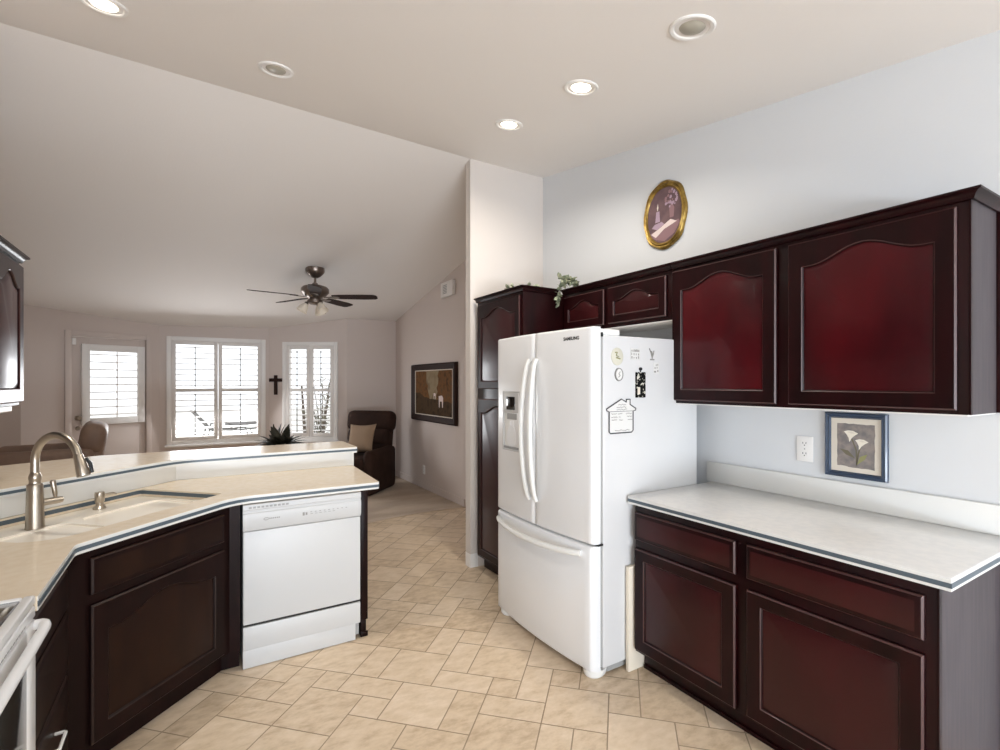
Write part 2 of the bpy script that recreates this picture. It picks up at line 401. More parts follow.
def frame_bars(mb, x0, x1, y0, y1, w, z0, z1, bev=0.003, mi=0):
    mb.box(x0, x0+w, y0, y1, z0, z1, bev, mi=mi); mb.box(x1-w, x1, y0, y1, z0, z1, bev, mi=mi)
    mb.box(x0+w, x1-w, y0, y0+w, z0, z1, bev, mi=mi); mb.box(x0+w, x1-w, y1-w, y1, z0, z1, bev, mi=mi)

def shutter(M, x0, x1, y0, y1, label, ymid=None, tilt=7, group='plantation shutter panels of the bay'):
    t = thing('window_shutter', label, 'shutter', tuple(M @ Vector(((x0+x1)/2, y0, 0.02))), group=group)
    st = 0.05
    b = MB(M); frame_bars(b, x0, x1, y0, y1, st, 0.0, 0.03)
    if ymid: b.box(x0+st, x1-st, ymid-0.025, ymid+0.025, 0.0, 0.03, 0.003)
    b.build('frame', M_shut, t)
    b = MB(M); secs = [(y0+st, ymid-0.025), (ymid+0.025, y1-st)] if ymid else [(y0+st, y1-st)]
    a = math.radians(tilt)
    for (s0, s1) in secs:
        n = max(2, round((s1-s0)/0.082))
        for i in range(n):
            yc = s0 + (s1-s0)*(i+0.5)/n
            R = Matrix.Translation((0, yc, 0.015)) @ Matrix.Rotation(a, 4, 'X')
            b.box(x0+st+0.001, x1-st-0.001, -0.004, 0.004, -0.04, 0.04, 0.003, 1, M=R)
    b.build('louvers', M_shut, t)
    b = MB(M); xm = (x0+x1)/2
    for (s0, s1) in secs: b.box(xm-0.006, xm+0.006, s0+0.02, s1-0.02, 0.055, 0.066, 0.002)
    b.build('tilt_rod', M_pmetal, t)
    return t

def window(name, p, q, u0, u1, vt, zb, wallname, label):
    M, L = facet(p, q)
    x0 = on(u0, vt, M); x1 = on(u1, vt, M); zt = (x0.y + x1.y)/2; x0, x1 = x0.x, x1.x
    mb = MB(); wall_poly(mb, p, q, zc, 0.12, openings=[(L-x1+0.06, L-x0-0.06, zb+0.06, zt-0.06)])
    struct(mb.build(wallname, M_fam, smooth=False))
    t = thing(name, label, 'window', tuple(M @ Vector(((x0+x1)/2, zb, 0))), kind='structure')
    b = MB(M); frame_bars(b, x0, x1, zb, zt, 0.06, 0.001, 0.03, 0.004); b.box(x0-0.02, x1+0.02, zb-0.03, zb, 0.001, 0.06, 0.004)
    b.build('window_casing', M_trim, t)
    b = MB(M); frame_bars(b, x0+0.061, x1-0.061, zb+0.061, zt-0.061, 0.03, -0.11, -0.05); b.build('window_sash', M_trim, t)
    b = MB(M); b.box(x0+0.09, x1-0.09, zb+0.09, zt-0.09, -0.084, -0.08); b.build('window_pane', M_glass, t)
    return M, x0, x1, zb, zt
M, x0, x1, zb, zt = window('window_1', B2, B3, 166.5, 265.5, 338, 0.62, 'wall_bay_middle', 'double window with white casing in the middle of the bay')
xm = (x0+x1)/2
yb = on(215, 390, M).y
shutter(M, x0+0.062, xm-0.003, zb+0.062, zt-0.062, 'left white shutter panel of the wide middle bay window', yb)
shutter(M, xm+0.003, x1-0.062, zb+0.062, zt-0.062, 'right white shutter panel of the wide middle bay window', yb)
MID = M
M, x0, x1, zb, zt = window('window_2', B1, B2, 283, 338, 342, 0.62, 'wall_bay_right', 'narrow window with white casing right of the dark cross')
xm = (x0+x1)/2; yb = on(312, 390, M).y
shutter(M, x0+0.062, xm-0.003, zb+0.062, zt-0.062, 'left white shutter panel of the narrow window right of the cross', yb)
shutter(M, xm+0.003, x1-0.062, zb+0.062, zt-0.062, 'right white shutter panel of the narrow window, spiky plant behind it', yb)

# entry door in the left facet of the bay
M, L = facet(B3, B4)
dx0, dx1, dz = on(71, 338, M).x, on(146, 338, M).x, (on(71, 338, M).y + on(146, 338, M).y)/2
wx0, wx1 = on(90, 349, M).x, on(140, 349, M).x; wz1 = on(115, 350, M).y; wz0 = on(115, 419, M).y
mb = MB(); wall_poly(mb, B3, B4, zc, 0.12, openings=[(L-dx1, L-dx0, 0.0, dz)]); struct(mb.build('wall_bay_left', M_fam, smooth=False))
t = thing('door_1', 'taupe patio door with shuttered glass at the left of the bay', 'door', tuple(M @ Vector(((dx0+dx1)/2, 0, 0))), kind='structure')
b = MB(M)
b.box(dx0+0.006, wx0, 0.012, dz-0.006, -0.06, -0.015, 0.002); b.box(wx1, dx1-0.006, 0.012, dz-0.006, -0.06, -0.015, 0.002)
b.box(wx0, wx1, 0.012, wz0, -0.06, -0.015, 0.002); b.box(wx0, wx1, wz1, dz-0.006, -0.06, -0.015, 0.002)
b.build('door_leaf', M_fam, t)
b = MB(M); b.box(wx0, wx1, wz0, wz1, -0.05, -0.046); b.build('door_pane', M_glass, t)
b = MB(M); frame_bars(b, wx0-0.09, wx1+0.05, wz0-0.06, wz1+0.06, 0.085, -0.0149, 0.025, 0.004); b.build('shutter_frame', M_trim, t)
b = MB(M)
n = 9
for i in range(n):
    yc = lp(wz0+0.02, wz1-0.02, (i+0.5)/n); R = Matrix.Translation((0, yc, 0.0)) @ Matrix.Rotation(math.radians(8), 4, 'X')
    b.box(wx0-0.004, wx1-0.036, -0.004, 0.004, -0.035, 0.035, 0.003, 1, M=R)
b.box(lp(wx0, wx1, .5)-0.006, lp(wx0, wx1, .5)+0.006, wz0+0.03, wz1-0.03, 0.03, 0.04)
b.build('louvers', M_shut, t)
kx = on(78, 418, M)
b = MB(M); b.lathe([(0.0, 0.06), (0.02, 0.058), (0.028, 0.04), (0.02, 0.02), (0.01, 0.012), (0.01, 0.0), (0.03, 0.0), (0.03, -0.015)], (kx.x, kx.y, 0), 14); b.build('door_knob', M_nick, t)
b = MB(M); b.lathe([(0.0, 0.01), (0.022, 0.01), (0.026, 0.0), (0.026, -0.015)], (kx.x, kx.y-0.13, 0), 14); b.build('lock', M_nick, t)
b = MB(M); hx = on(72, 341, M); b.box(dx0+0.01, dx0+0.05, dz-0.11, dz-0.03, -0.0149, 0.006, 0.003); b.build('door_sensor', M_trim, t)
b = MB(M)
b.box(dx0-0.065, dx0, 0.0065, dz+0.065, 0.001, 0.02, 0.004); b.box(dx1, dx1+0.065, 0.0065, dz+0.065, 0.001, 0.02, 0.004); b.box(dx0, dx1, dz, dz+0.065, 0.001, 0.02, 0.004)
struct(b.build('trim_1', M_fam))
DOORM = M

# glazed door behind the camera, unseen, made up to supply daylight
t = thing('window_added', 'wide glazed patio door added unseen behind the camera to supply daylight', 'window', (-0.3, YB, 0.05), kind='structure')
Mb = frame((-0.3, YB-0.06, 0), (-1, 0, 0), (0, 1, 0))
b = MB(Mb); frame_bars(b, -2.3, 2.3, 0.05, 2.3, 0.06, -0.03, 0.03)
for x in (-0.75, 0.75): b.box(x-0.04, x+0.04, 0.11, 2.24, -0.03, 0.03, 0.003)
b.build('window_frame', M_trim, t)
b = MB(Mb)
for x0, x1 in ((-2.24, -0.79), (-0.71, 0.71), (0.79, 2.24)): b.box(x0, x1, 0.11, 2.24, -0.003, 0.003)
b.build('window_pane', M_glass, t)

# baseboards
def base(name, p, q, m):
    mb = MB(); L = math.hypot(q[0]-p[0], q[1]-p[1]); d = ((p[0]-q[0])/L, (p[1]-q[1])/L)
    mb.ribbon([p, q], 0.0065, 0.095, -0.013)
    struct(mb.build(name, m))
base('baseboard_family_right', (FX-0.001, 5.36), (FX-0.001, 7.76), M_fam)
mb = MB(); mb.ribbon([(1.99, 3.574), (1.919, 3.574), (1.919, 3.656), (1.98, 3.656)], 0.001, 0.10, 0.013); mb.ribbon([(1.99, 3.574), (1.919, 3.574), (1.919, 3.656), (1.98, 3.656)], 0.10, 0.112, 0.007)
struct(mb.build('baseboard_stub', M_trim))

# pony wall of the raised bar
mb = MB(); mb.prism([(LX+0.002, 2.66), (-0.085, 3.595), (-0.135, 3.715), (LX+0.002, 2.83)], 0.001, 1.004); struct(mb.build('wall_peninsula_angled', M_wall, smooth=False))
mb = MB(); mb.prism([(-0.085, 3.5955), (0.985, 3.5955), (0.985, 3.715), (-0.1345, 3.7155)], 0.001, 1.004); struct(mb.build('wall_peninsula', M_wall, smooth=False))

# ------------------------------------------------------------------ cabinet builders
def contour(x0, x1, y0, y1, A, K=20):
    pts = [(x0, y0), (x1, y0)]
    for k in range(K+1):
        s = 1 - 2*k/K
        f = 0.5 + 0.5*math.cos(math.pi*min(1, abs(s)/0.86))
        pts.append((lp(x1, x0, k/K), y1 - A + A*f))
    return pts
def panel_door(M, x0, x1, y0, y1, mats, parent, arch=0.07, st=0.06, name='door', th=0.02, raised=True):
    b = MB(M); K = 20
    outer = lambda i: [(x0+i, y0+i), (x1-i, y0+i)] + [(lp(x1-i, x0+i, k/K), y1-i) for k in range(K+1)]
    R = lambda pts, z: b.ring([(p[0], p[1], z) for p in pts])
    r0 = R(outer(0), 0.001); r1 = R(outer(0), th-0.006); r2 = R(outer(0.006), th)
    b.bridge(r0, r1); b.bridge(r1, r2, 2)
    if raised:
        ix0, ix1, iy0, iy1 = x0+st, x1-st, y0+st, y1-st*0.85
        base_c = contour(ix0, ix1, iy0, iy1, arch, K); cx, cy = (ix0+ix1)/2, (iy0+iy1)/2
        def ins(i): return [(cx+(p[0]-cx)*(1-2*i/(ix1-ix0)), cy+(p[1]-cy)*(1-2*i/(iy1-iy0))) for p in base_c]
        r3 = R(base_c, th); r3b = R(ins(0.0035), th-0.003); r4 = R(ins(0.008), th-0.010); r5 = R(ins(0.034), th-0.003)
        b.bridge(r2, r3); b.bridge(r3, r3b, 2); b.bridge(r3b, r4); b.bridge(r4, r5, 1); b.f(r5, 1)
    else:
        r3 = R(outer(0.009), th+0.001); b.bridge(r2, r3); r4 = R(outer(0.022), th+0.0025); b.bridge(r3, r4); b.f(r4, 1)
    b.f(r0[::-1])
    return b.build(name, mats, parent, angle=25)
WOOD = [M_wood, M_panel, M_worn_hl]; REDW = [M_wood, M_red, M_worn_hl]; ESP = [M_esp, M_espp, M_espw]
def crown(M, x0, x1, y, parent, mats=M_wood, ends=(True, True), proj=0.045, h=0.05, z0=0.0):
    """moulding along local x at height y on face z0"""
    b = MB(M)
    prof = [(p*0.72 if p > 0.002 else p, q*0.68) for p, q in [(0.001, 0.0), (0.012, 0.0), (0.016, 0.010), (0.020, 0.022), (0.033, 0.034), (proj, 0.038), (proj, h), (0.001, h)]]
    a = []
    for s, x in ((-1, x0), (1, x1)):
        e = ends[0] if s < 0 else ends[1]
        a.append(b.ring([(x + (s*p if e else 0), y+q, z0+p) for p, q in prof]))
    b.bridge(a[0], a[1]); b.f(a[0][::-1]); b.f(a[1])
    return b.build('crown_molding', mats, parent, angle=30)

# face frame helper: cabinet looks along -X (right run); local x runs toward the camera (-Y)
def FR(X, y0): return frame((X, y0, 0), (0, -1, 0), (-1, 0, 0))

# --- base cabinet on the right
ya, ybb = 1.85, 0.607; X = 1.97
t = thing('base_cabinet', 'dark cherry base cabinet under the white counter on the right wall', 'cabinet', (2.3, 1.23, 0))
b = MB(); b.box(X, WX-0.006, ybb+0.004, ya, 0.105, 0.872, 0.002); b.build('carcass', M_wood, t)
b = MB(); b.box(X+0.062, WX-0.006, ybb+0.01, ya-0.004, 0.001, 0.104, 0.002); b.box(X+0.055, X+0.062, ybb+0.01, ya-0.004, 0.001, 0.02, 0.002); b.build('toe_kick', M_wood, t)
b = MB(); b.box(X+0.02, WX-0.10, ybb-0.002, ybb+0.0035, 0.03, 0.871); o = b.build('end_panel', M_endp, t); o['label'] = 'wood-grain end panel, window sheen painted in as grey mauve'
b = MB(); b.box(WX-0.10, WX-0.006, ybb-0.022, ybb+0.003, 0.001, 0.871, 0.003); b.build('scribe_molding', M_wood, t)
b = MB(); b.box(X-0.001, X+0.0199, ybb-0.003, ybb+0.0036, 0.105, 0.872); b.build('face_stile', M_wood, t)
F = FR(X, ya)
for (p0, p1) in ((0.008, 0.572), (0.622, 1.212)):
    panel_door(F, p0, p1, 0.69, 0.832, WOOD, t, name='drawer_front', raised=False)
    panel_door(F, p0, p1, 0.122, 0.645, WOOD, t, arch=0.0)
# countertop right
t = thing('countertop', 'white countertop with slate edge stripe on the right base cabinet', 'countertop', (2.3, 1.23, 0.873))
X0, ye, yf = 1.934, 0.566, 1.872
outl = [(WX-0.003, yf), (X0, yf), (X0, ye), (WX-0.003, ye)]
b = MB(); b.box(X0, WX-0.003, ye, yf, 0.8735, 0.914, 0.004); b.build('slab', M_cntr, t)
b = MB(); b.ribbon([(X0+0.0005, yf-0.004), (X0+0.0005, ye+0.0005), (WX-0.004, ye+0.0005)], 0.8845, 0.8995, 0.0032); b.build('edge_inlay', M_inlay, t)
b = MB(); b.ribbon([(X0+0.0005, yf-0.004), (X0+0.0005, ye+0.0005), (WX-0.004, ye+0.0005)], 0.8745, 0.9105, 0.0015); b.build('edge_band', M_edge, t)
b = MB(); b.box(WX-0.022, WX-0.003, ye, 1.905, 0.9145, 1.030, 0.003); b.build('backsplash', M_edge, t)

# --- upper cabinet on the right
X = 2.33; ya, ybb = 1.908, 0.63; z0, z1 = 1.387, 2.150
t = thing('wall_cabinet', 'large red cherry wall cabinet above the right counter', 'cabinet', (2.5, 1.27, z0))
b = MB(); b.box(X, WX-0.004, ybb+0.004, ya, z0, z1, 0.002); b.build('carcass', M_wood, t)
b = MB(); b.box(X+0.004, WX-0.01, ybb+0.008, ya-0.004, z0-0.006, z0-0.0005); o = b.build('bottom_panel', M_trim, t); o['label'] = 'pale unfinished underside'
b = MB(); b.box(X+0.02, WX-0.05, ybb-0.002, ybb+0.0035, z0, z1-0.001); o = b.build('end_panel', M_endp, t); o['label'] = 'wood-grain end panel, window sheen painted in as grey mauve'
b = MB(); b.box(WX-0.05, WX-0.004, ybb-0.014, ybb+0.003, z0, z1-0.001, 0.002); b.build('scribe_molding', M_wood, t)
b = MB(); b.box(X-0.001, X+0.0199, ybb-0.003, ybb+0.0036, z0, z1); b.build('face_stile', M_wood, t)
F = FR(X, ya)
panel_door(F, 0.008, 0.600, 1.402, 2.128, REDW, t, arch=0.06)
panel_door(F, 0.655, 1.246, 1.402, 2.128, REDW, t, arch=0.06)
crown(F, 0.001, ya-ybb+0.004, z1-0.004, t, ends=(False, True))
Fe = frame((X, ybb, 0), (1, 0, 0), (0, -1, 0)); crown(Fe, 0.0, WX-X-0.004, z1-0.004, t, ends=(True, False), z0=0.004)

# --- cabinet above the refrigerator
ya, ybb = 2.888, 1.910; z0, z1 = 1.862, 2.150
t = thing('wall_cabinet', 'low dark cherry cabinet with two short doors above the refrigerator', 'cabinet', (2.5, 2.4, z0))
b = MB(); b.box(X, WX-0.004, ybb, ya, z0, z1, 0.002); b.build('carcass', M_wood, t)
b = MB(); b.box(X+0.004, WX-0.01, ybb+0.004, ya-0.004, z0-0.006, z0-0.0005); o = b.build('bottom_panel', M_trim, t); o['label'] = 'pale unfinished underside'
F = FR(X, ya)
panel_door(F, 0.02, 0.438, 1.885, 2.120, WOOD, t, arch=0.05, st=0.05); panel_door(F, 0.475, 0.945, 1.885, 2.120, WOOD, t, arch=0.05, st=0.05)
crown(F, 0.0, ya-ybb-0.001, z1-0.004, t, ends=(False, False))

# --- pantry
X = 1.97; ya, ybb = 3.545, 2.890; z1 = 2.150
t = thing('pantry_cabinet', 'tall dark cherry pantry cabinet beside the refrigerator', 'cabinet', (2.3, 3.2, 0))
b = MB(); b.box(X, WX-0.004, ybb, ya, 0.105, z1, 0.002); b.build('carcass', M_wood, t)
b = MB(); b.box(X+0.06, WX-0.004, ybb+0.003, ya-0.003, 0.001, 0.104, 0.002); b.build('toe_kick', M_wood, t)
F = FR(X, ya)
panel_door(F, 0.03, 0.635, 1.455, 2.12, WOOD, t, arch=0.06, st=0.055); panel_door(F, 0.03, 0.635, 0.125, 1.375, WOOD, t, arch=0.06, st=0.055)
crown(F, -0.005, ya-ybb, z1-0.004, t, ends=(False, True))
Fe = frame((X, ybb, 0), (1, 0, 0), (0, -1, 0)); crown(Fe, 0.0, 0.30, z1-0.004, t, ends=(True, False))

# ------------------------------------------------------------------ refrigerator
FY0, FY1 = 1.885, 2.80   # near, far side
t = thing('refrigerator', 'white French-door refrigerator with magnets on its side', 'refrigerator', (2.15, 2.34, 0))
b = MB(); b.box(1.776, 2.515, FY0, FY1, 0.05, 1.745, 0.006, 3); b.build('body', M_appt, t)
b = MB(); b.box(1.758, 1.776, FY0+0.012, FY1-0.012, 0.06, 1.74); b.build('gasket', M_grey, t)
def bowed(y0, y1, z0, z1, bow0, bow1, xb=1.760, xf=1.706, name='door', mi=M_app):
    """door slab with a gently bowed front between y0 (far) and y1 (near); bow(s) added over whole fridge width"""
    b = MB(); n = 14; r = []
    prof = [(0.0, z0+0.008), (0.008, z0)]
    for i in range(n+1):
        y = lp(y0, y1, i/n); s = (y-(FY0+FY1)/2)/((FY1-FY0)/2); x = xf - 0.032*(1-s*s)
        e = 1.0
        # rounded vertical edges
        d = min(abs(y-y0), abs(y-y1))
        if d < 1e-6: x += 0.018
        r.append((y, x))
    # refine near the ends so that the edge is round
    pts = []
    for i, (y, x) in enumerate(r):
        pts.append((y, x))
        if i == 0 or i == n-1:
            ya_, yb_ = r[i][0], r[i+1][0]
            xs_ = r[1][1] if i == 0 else r[n-1][1]
            for f_, g_ in ((0.12, 0.008), (0.3, 0.002)):
                ff = f_ if i == 0 else 1-f_
                pts.append((lp(ya_, yb_, ff), xs_ + g_ + (0.0)))
    pts.sort(key=lambda p: -p[0])
    def ring(z, ins): return b.ring([(xb, pts[0][0], z)] + [(p[1]+ins, p[0], z) for p in pts] + [(xb, pts[-1][0], z)])
    zs = [(z0, 0.012), (z0+0.004, 0.004), (z0+0.012, 0), (z1-0.012, 0), (z1-0.004, 0.004), (z1, 0.012)]
    rs = [ring(z, i) for z, i in zs]
    for a, c in zip(rs, rs[1:]): b.bridge(a, c)
    b.f(rs[0][::-1]); b.f(rs[-1])
    return b.build(name, mi, t, angle=50)
YS = 2.3425
dl = bowed(FY1-0.002, YS+0.0025, 0.685, 1.785, 0, 0)
dr = bowed(YS-0.0025, FY0+0.002, 0.685, 1.785, 0, 0)
fd = bowed(FY1-0.002, FY0+0.002, 0.043, 0.675, 0, 0, name='freezer_drawer')
def sx(y): s = (y-(FY0+FY1)/2)/((FY1-FY0)/2); return 1.706 - 0.032*(1-s*s)
# door handles (bowed outwards)
for d_, yh, dy in ((dl, YS+0.035, 0.006), (dr, YS-0.035, -0.006)):
    b = MB(); pts = []; rr = []
    for i in range(23):
        f_ = i/22; z = lp(0.83, 1.635, f_); o_ = 0.012 + 0.052*math.sin(math.pi*f_)**0.6
        pts.append((sx(yh) - o_, yh + dy*math.sin(math.pi*f_)*1.5, z)); rr.append(0.0165 if 1 < i < 21 else 0.0145)
    b.tube(pts, rr, 12, flat=0.85); b.build('handle', M_plas, d_)
b = MB(); pts = []
for i in range(23):
    f_ = i/22; y = lp(2.755, 1.955, f_); pts.append((sx(y) - 0.012 - 0.05*math.sin(math.pi*f_)**0.6, y, 0.632 - 0.012*math.sin(math.pi*f_)))
b.tube(pts, 0.0155, 12); b.build('handle', M_plas, fd)
# hinge covers, feet, dispenser, badge
for y0, y1 in ((FY0+0.01, FY0+0.10), (FY1-0.10, FY1-0.01)):
    b = MB(); b.box(1.735, 1.915, y0, y1, 1.7855, 1.787, 0.0005) if False else b.box(1.765, 1.905, y0, y1, 1.7455, 1.778, 0.008, 3); b.build('hinge_cover', M_plas, t)
b = MB(); b.box(1.760, 1.773, FY0-0.004, FY0+0.01, 1.735, 1.757, 0.002); b.build('hinge_pin', M_, t)
b = MB(); b.box(1.74, 1.773, FY0-0.0035, FY0+0.03, 0.676, 0.684); b.build('hinge_bracket', M_, t)
for y in (FY0+0.055, FY1-0.055):
    b = MB()
    rs = [b.ring([(1.765 + (0.06*math.cos(a))*k_ * (1.0 if math.cos(a) < 0 else 1.2), y + 0.052*math.sin(a)*k_, z) for a in [2*math.pi*i/20 for i in range(20)]]) for z, k_ in ((0.001, 0.8), (0.012, 0.95), (0.03, 1.0), (0.042, 1.0))]
    for a, c in zip(rs, rs[1:]): b.bridge(a, c)
    b.f(rs[0][::-1]); b.f(rs[-1]); b.build('foot', M_plas, t)
b = MB(); b.box(1.82, 2.48, FY0+0.02, FY1-0.02, 0.012, 0.0495); b.build('kick_plate', M_grey, t)
# dispenser in the left door
b = MB(); xd = sx(2.60)
Md = frame((xd+0.0045, 2.592, 0.05), (0, -1, 0), (-1, 0.0, 0))
bez = b; bez.M = Md
frame_bars(bez, -0.1, 0.1, 1.03, 1.40, 0.012, 0.0, 0.012, 0.003); bez.box(-0.088, 0.088, 1.265, 1.388, 0.0, 0.010, 0.003)
disp = bez.build('dispenser_bezel', M_dw, dl)
b = MB(Md); b.box(-0.052, 0.040, 1.285, 1.365, 0.0105, 0.0135, 0.001); b.build('display', M_bglass, disp)
b = MB(Md); b.box(-0.087, 0.087, 1.043, 1.262, 0.0, 0.004); b.build('recess_panel', M_plas, disp)
b = MB(Md); b.box(-0.05, 0.06, 1.225, 1.262, 0.0045, 0.010, 0.002); b.build('nozzle_housing', M_grey, disp)
b = MB(Md); b.lathe([(0.0, 0.0), (0.045, 0.0), (0.05, 0.004), (0.05, 0.006)], (0.0, 1.12, 0.004), 20, sy=1.4); b.box(-0.02, 0.02, 1.16, 1.215, 0.0045, 0.009, 0.002); b.build('paddle', M_app, disp)
b = MB(Md); b.box(-0.086, 0.086, 1.043, 1.058, 0.0045, 0.0115, 0.002); b.build('drip_tray', M_grey, disp)
yb0 = 2.03; xb0 = sx(2.03)
tilt = math.atan2(sx(2.08)-sx(1.98), 0.10)
Mg = frame((xb0-0.0012, yb0, 1.732), (math.sin(-tilt)*1.0, -1, 0), (-1, math.sin(tilt)*1.0, 0))
text('logo', 'SAMSUNG', Mg, 0.025, M_ink, dr)

# magnets on the near side of the refrigerator
def FS(u, v):
    d = ray(u, v); k = (FY0 - 0.0005)/d.y; return (d.x*k, FY0-0.0005, 1.5 + d.z*k)
def side(u, v): x, y, z = FS(u, v); return frame((x, y, z), (1, 0, 0), (0, -1, 0))
Ms = side(617, 356.5)
t = thing('refrigerator_magnet', 'large round cream magnet at the top left of the fridge side', 'magnet', FS(617, 356.5), group='magnets on the fridge side')
b = MB(Ms); b.lathe([(0.0, 0.006), (0.036, 0.006), (0.041, 0.004), (0.042, 0.0)], n=28, sy=1.1); b.build('disc', mat('cream_enamel', '#c9c6b6', 0.5), t)
b = MB(Ms); b.tube([(-0.02, 0.02, 0.0065), (-0.005, 0.022, 0.0065), (-0.012, 0.006, 0.0065), (0.006, 0.0, 0.0065), (-0.014, -0.006, 0.0065), (0.016, -0.012, 0.0065)], 0.0034, 6); b.build('motif', M_green, t)
Ms = side(618.5, 374.5)
t = thing('refrigerator_magnet', 'small round white magnet with grey rim below the cream one', 'magnet', FS(618.5, 374.5), group='magnets on the fridge side')
b = MB(Ms); b.lathe([(0.0, 0.005), (0.024, 0.005)], n=24, sy=1.2, cap=False); b.lathe([(0.024, 0.005), (0.024, 0.008), (0.028, 0.007), (0.029, 0.0)], n=24, sy=1.2, cap=False, mi=1); b.build('disc', [M_paper, M_ink2], t)
b = MB(Ms); b.tube([(-0.006, -0.014, 0.0065), (0.006, -0.006, 0.0065), (-0.004, 0.004, 0.0065), (0.006, 0.014, 0.0065)], 0.0022, 6); b.build('motif', M_ink2, t)
Ms = side(635, 354)
t = thing('refrigerator_magnet', 'flat white magnet with rows of small grey lettering', 'magnet', FS(635, 354), group='magnets on the fridge side')
b = MB(Ms); b.box(-0.034, 0.034, -0.03, 0.03, 0.0, 0.003, 0.001); b.build('plate', M_paper, t)
b = MB(Ms)
for r_ in range(3):
    for c_ in range(7 if r_ == 0 else 4):
        w_ = 0.0075 if r_ == 0 else 0.008; x = -0.03 + c_*(0.0088 if r_ == 0 else 0.0165)
        b.box(x, x+w_*random.uniform(.6, 1), 0.011-r_*0.018, 0.023-r_*0.018+random.uniform(-.003, 0.002), 0.003, 0.0036)
b.build('lettering', M_ink2, t)
Ms = side(651.5, 354)
t = thing('refrigerator_magnet', 'thin grey twig-shaped magnet at the right of the top row', 'magnet', FS(651.5, 354), group='magnets on the fridge side')
b = MB(Ms)
for a_, c_ in (((-0.02, 0.03), (0.004, -0.025)), ((-0.004, 0.016), (0.006, -0.012)), ((0.016, 0.018), (0.002, -0.02))): b.tube([(*a_, 0.003), ((a_[0]+c_[0])/2+0.002, (a_[1]+c_[1])/2, 0.004), (*c_, 0.003)], 0.0028, 6)
b.box(-0.012, 0.02, -0.034, -0.027, 0.0, 0.004, 0.001); b.build('twigs', M_ink2, t)
Ms = side(656, 368)
t = thing('refrigerator_magnet', 'cluster of tiny grey letters just below the twig-shaped magnet', 'magnet', FS(656, 368), group='magnets on the fridge side')
b = MB(Ms); b.box(-0.022, 0.022, -0.03, 0.03, 0.0, 0.0025, 0.001); b.build('plate', M_paper, t)
b = MB(Ms)
for x, y, ww in ((-0.004, 0.016, 0.006), (0.008, 0.018, 0.006), (-0.014, 0.0, 0.007), (0.002, 0.002, 0.006), (-0.018, -0.02, 0.016), (0.006, -0.016, 0.010)): b.box(x, x+ww, y-0.005, y+0.004, 0.0025, 0.003)
b.build('lettering', M_ink2, t)
Ms = side(640, 384.5)
t = thing('refrigerator_magnet', 'tall black speckled tag with a knob on top on the fridge side', 'magnet', FS(640, 384.5), group='magnets on the fridge side')
b = MB(Ms); b.box(-0.037, 0.037, -0.070, 0.066, 0.0, 0.007, 0.003); b.build('tag', M_speck, t)
b = MB(Ms); b.box(-0.026, -0.008, -0.052, -0.014, 0.0072, 0.0085); b.build('pale_panel', M_mat, t)
b = MB(Ms); b.lathe([(0.0, 0.012), (0.008, 0.01), (0.009, 0.0)], (0, 0.083, 0), 12); b.tube([(0, 0.062, 0.003), (0, 0.083, 0.003)], 0.003, 6); b.build('knob', M_, t)
# house-shaped memo board
Ms = side(621, 415)
t = thing('memo_board', 'white house-shaped memo board with grey outline on the fridge side', 'memo board', FS(621, 415), group='magnets on the fridge side')
ou = [(-0.066, -0.105), (0.062, -0.105), (0.072, -0.094), (0.072, 0.022), (0.088, 0.026), (0.090, 0.036), (0.053, 0.062), (0.053, 0.092), (0.030, 0.092), (0.030, 0.076), (0.0, 0.094), (-0.090, 0.038), (-0.088, 0.028), (-0.074, 0.022), (-0.074, -0.096)]
ou = [(p[0]*1.17, p[1]*0.88) for p in ou]
b = MB(Ms); b.tube([(*p, 0.0035) for p in ou + ou[:1]], 0.0034, 6); b.tube([(-0.0866, 0.0194, 0.0035), (0.0842, 0.0194, 0.0035)], 0.0012, 6); b.build('outline', M_ink, t)
b = MB(Ms); b.prism(ou, 0.0, 0.003)
for (y, segs) in ((0.062, [(-0.02, 0.028)]), (0.046, [(-0.03, 0.03)]), (0.033, [(-0.03, 0.035)]), (0.008, [(-0.062, -0.03), (-0.022, 0.005), (0.028, 0.066)]), (-0.010, [(-0.062, -0.025), (-0.016, -0.006), (0.035, 0.064)]), (-0.028, [(-0.06, -0.028), (-0.014, 0.008), (0.04, 0.068)]), (-0.09, [(-0.04, 0.05)])):
    for a_, c_ in segs:
        n_ = max(4, int((c_-a_)/0.004)); b.tube([(lp(a_, c_, i/n_)*1.15, (y + random.uniform(-0.0035, 0.0035))*0.88, 0.0033) for i in range(n_+1)], 0.0016, 4, mi=1)
b.build('board', [M_paper, M_ink2], t, smooth=False)

# cream board slotted between refrigerator and base cabinet
b = MB(); b.box(1.925, 2.45, 1.8545, 1.876, 0.001, 0.545, 0.003)
tag(b.build('serving_board', M_board), 'cream board standing in the gap between refrigerator and base cabinet', 'board')

# ------------------------------------------------------------------ peninsula
cd = -2.715     # counter front diagonal: x - y
CF = 2.90
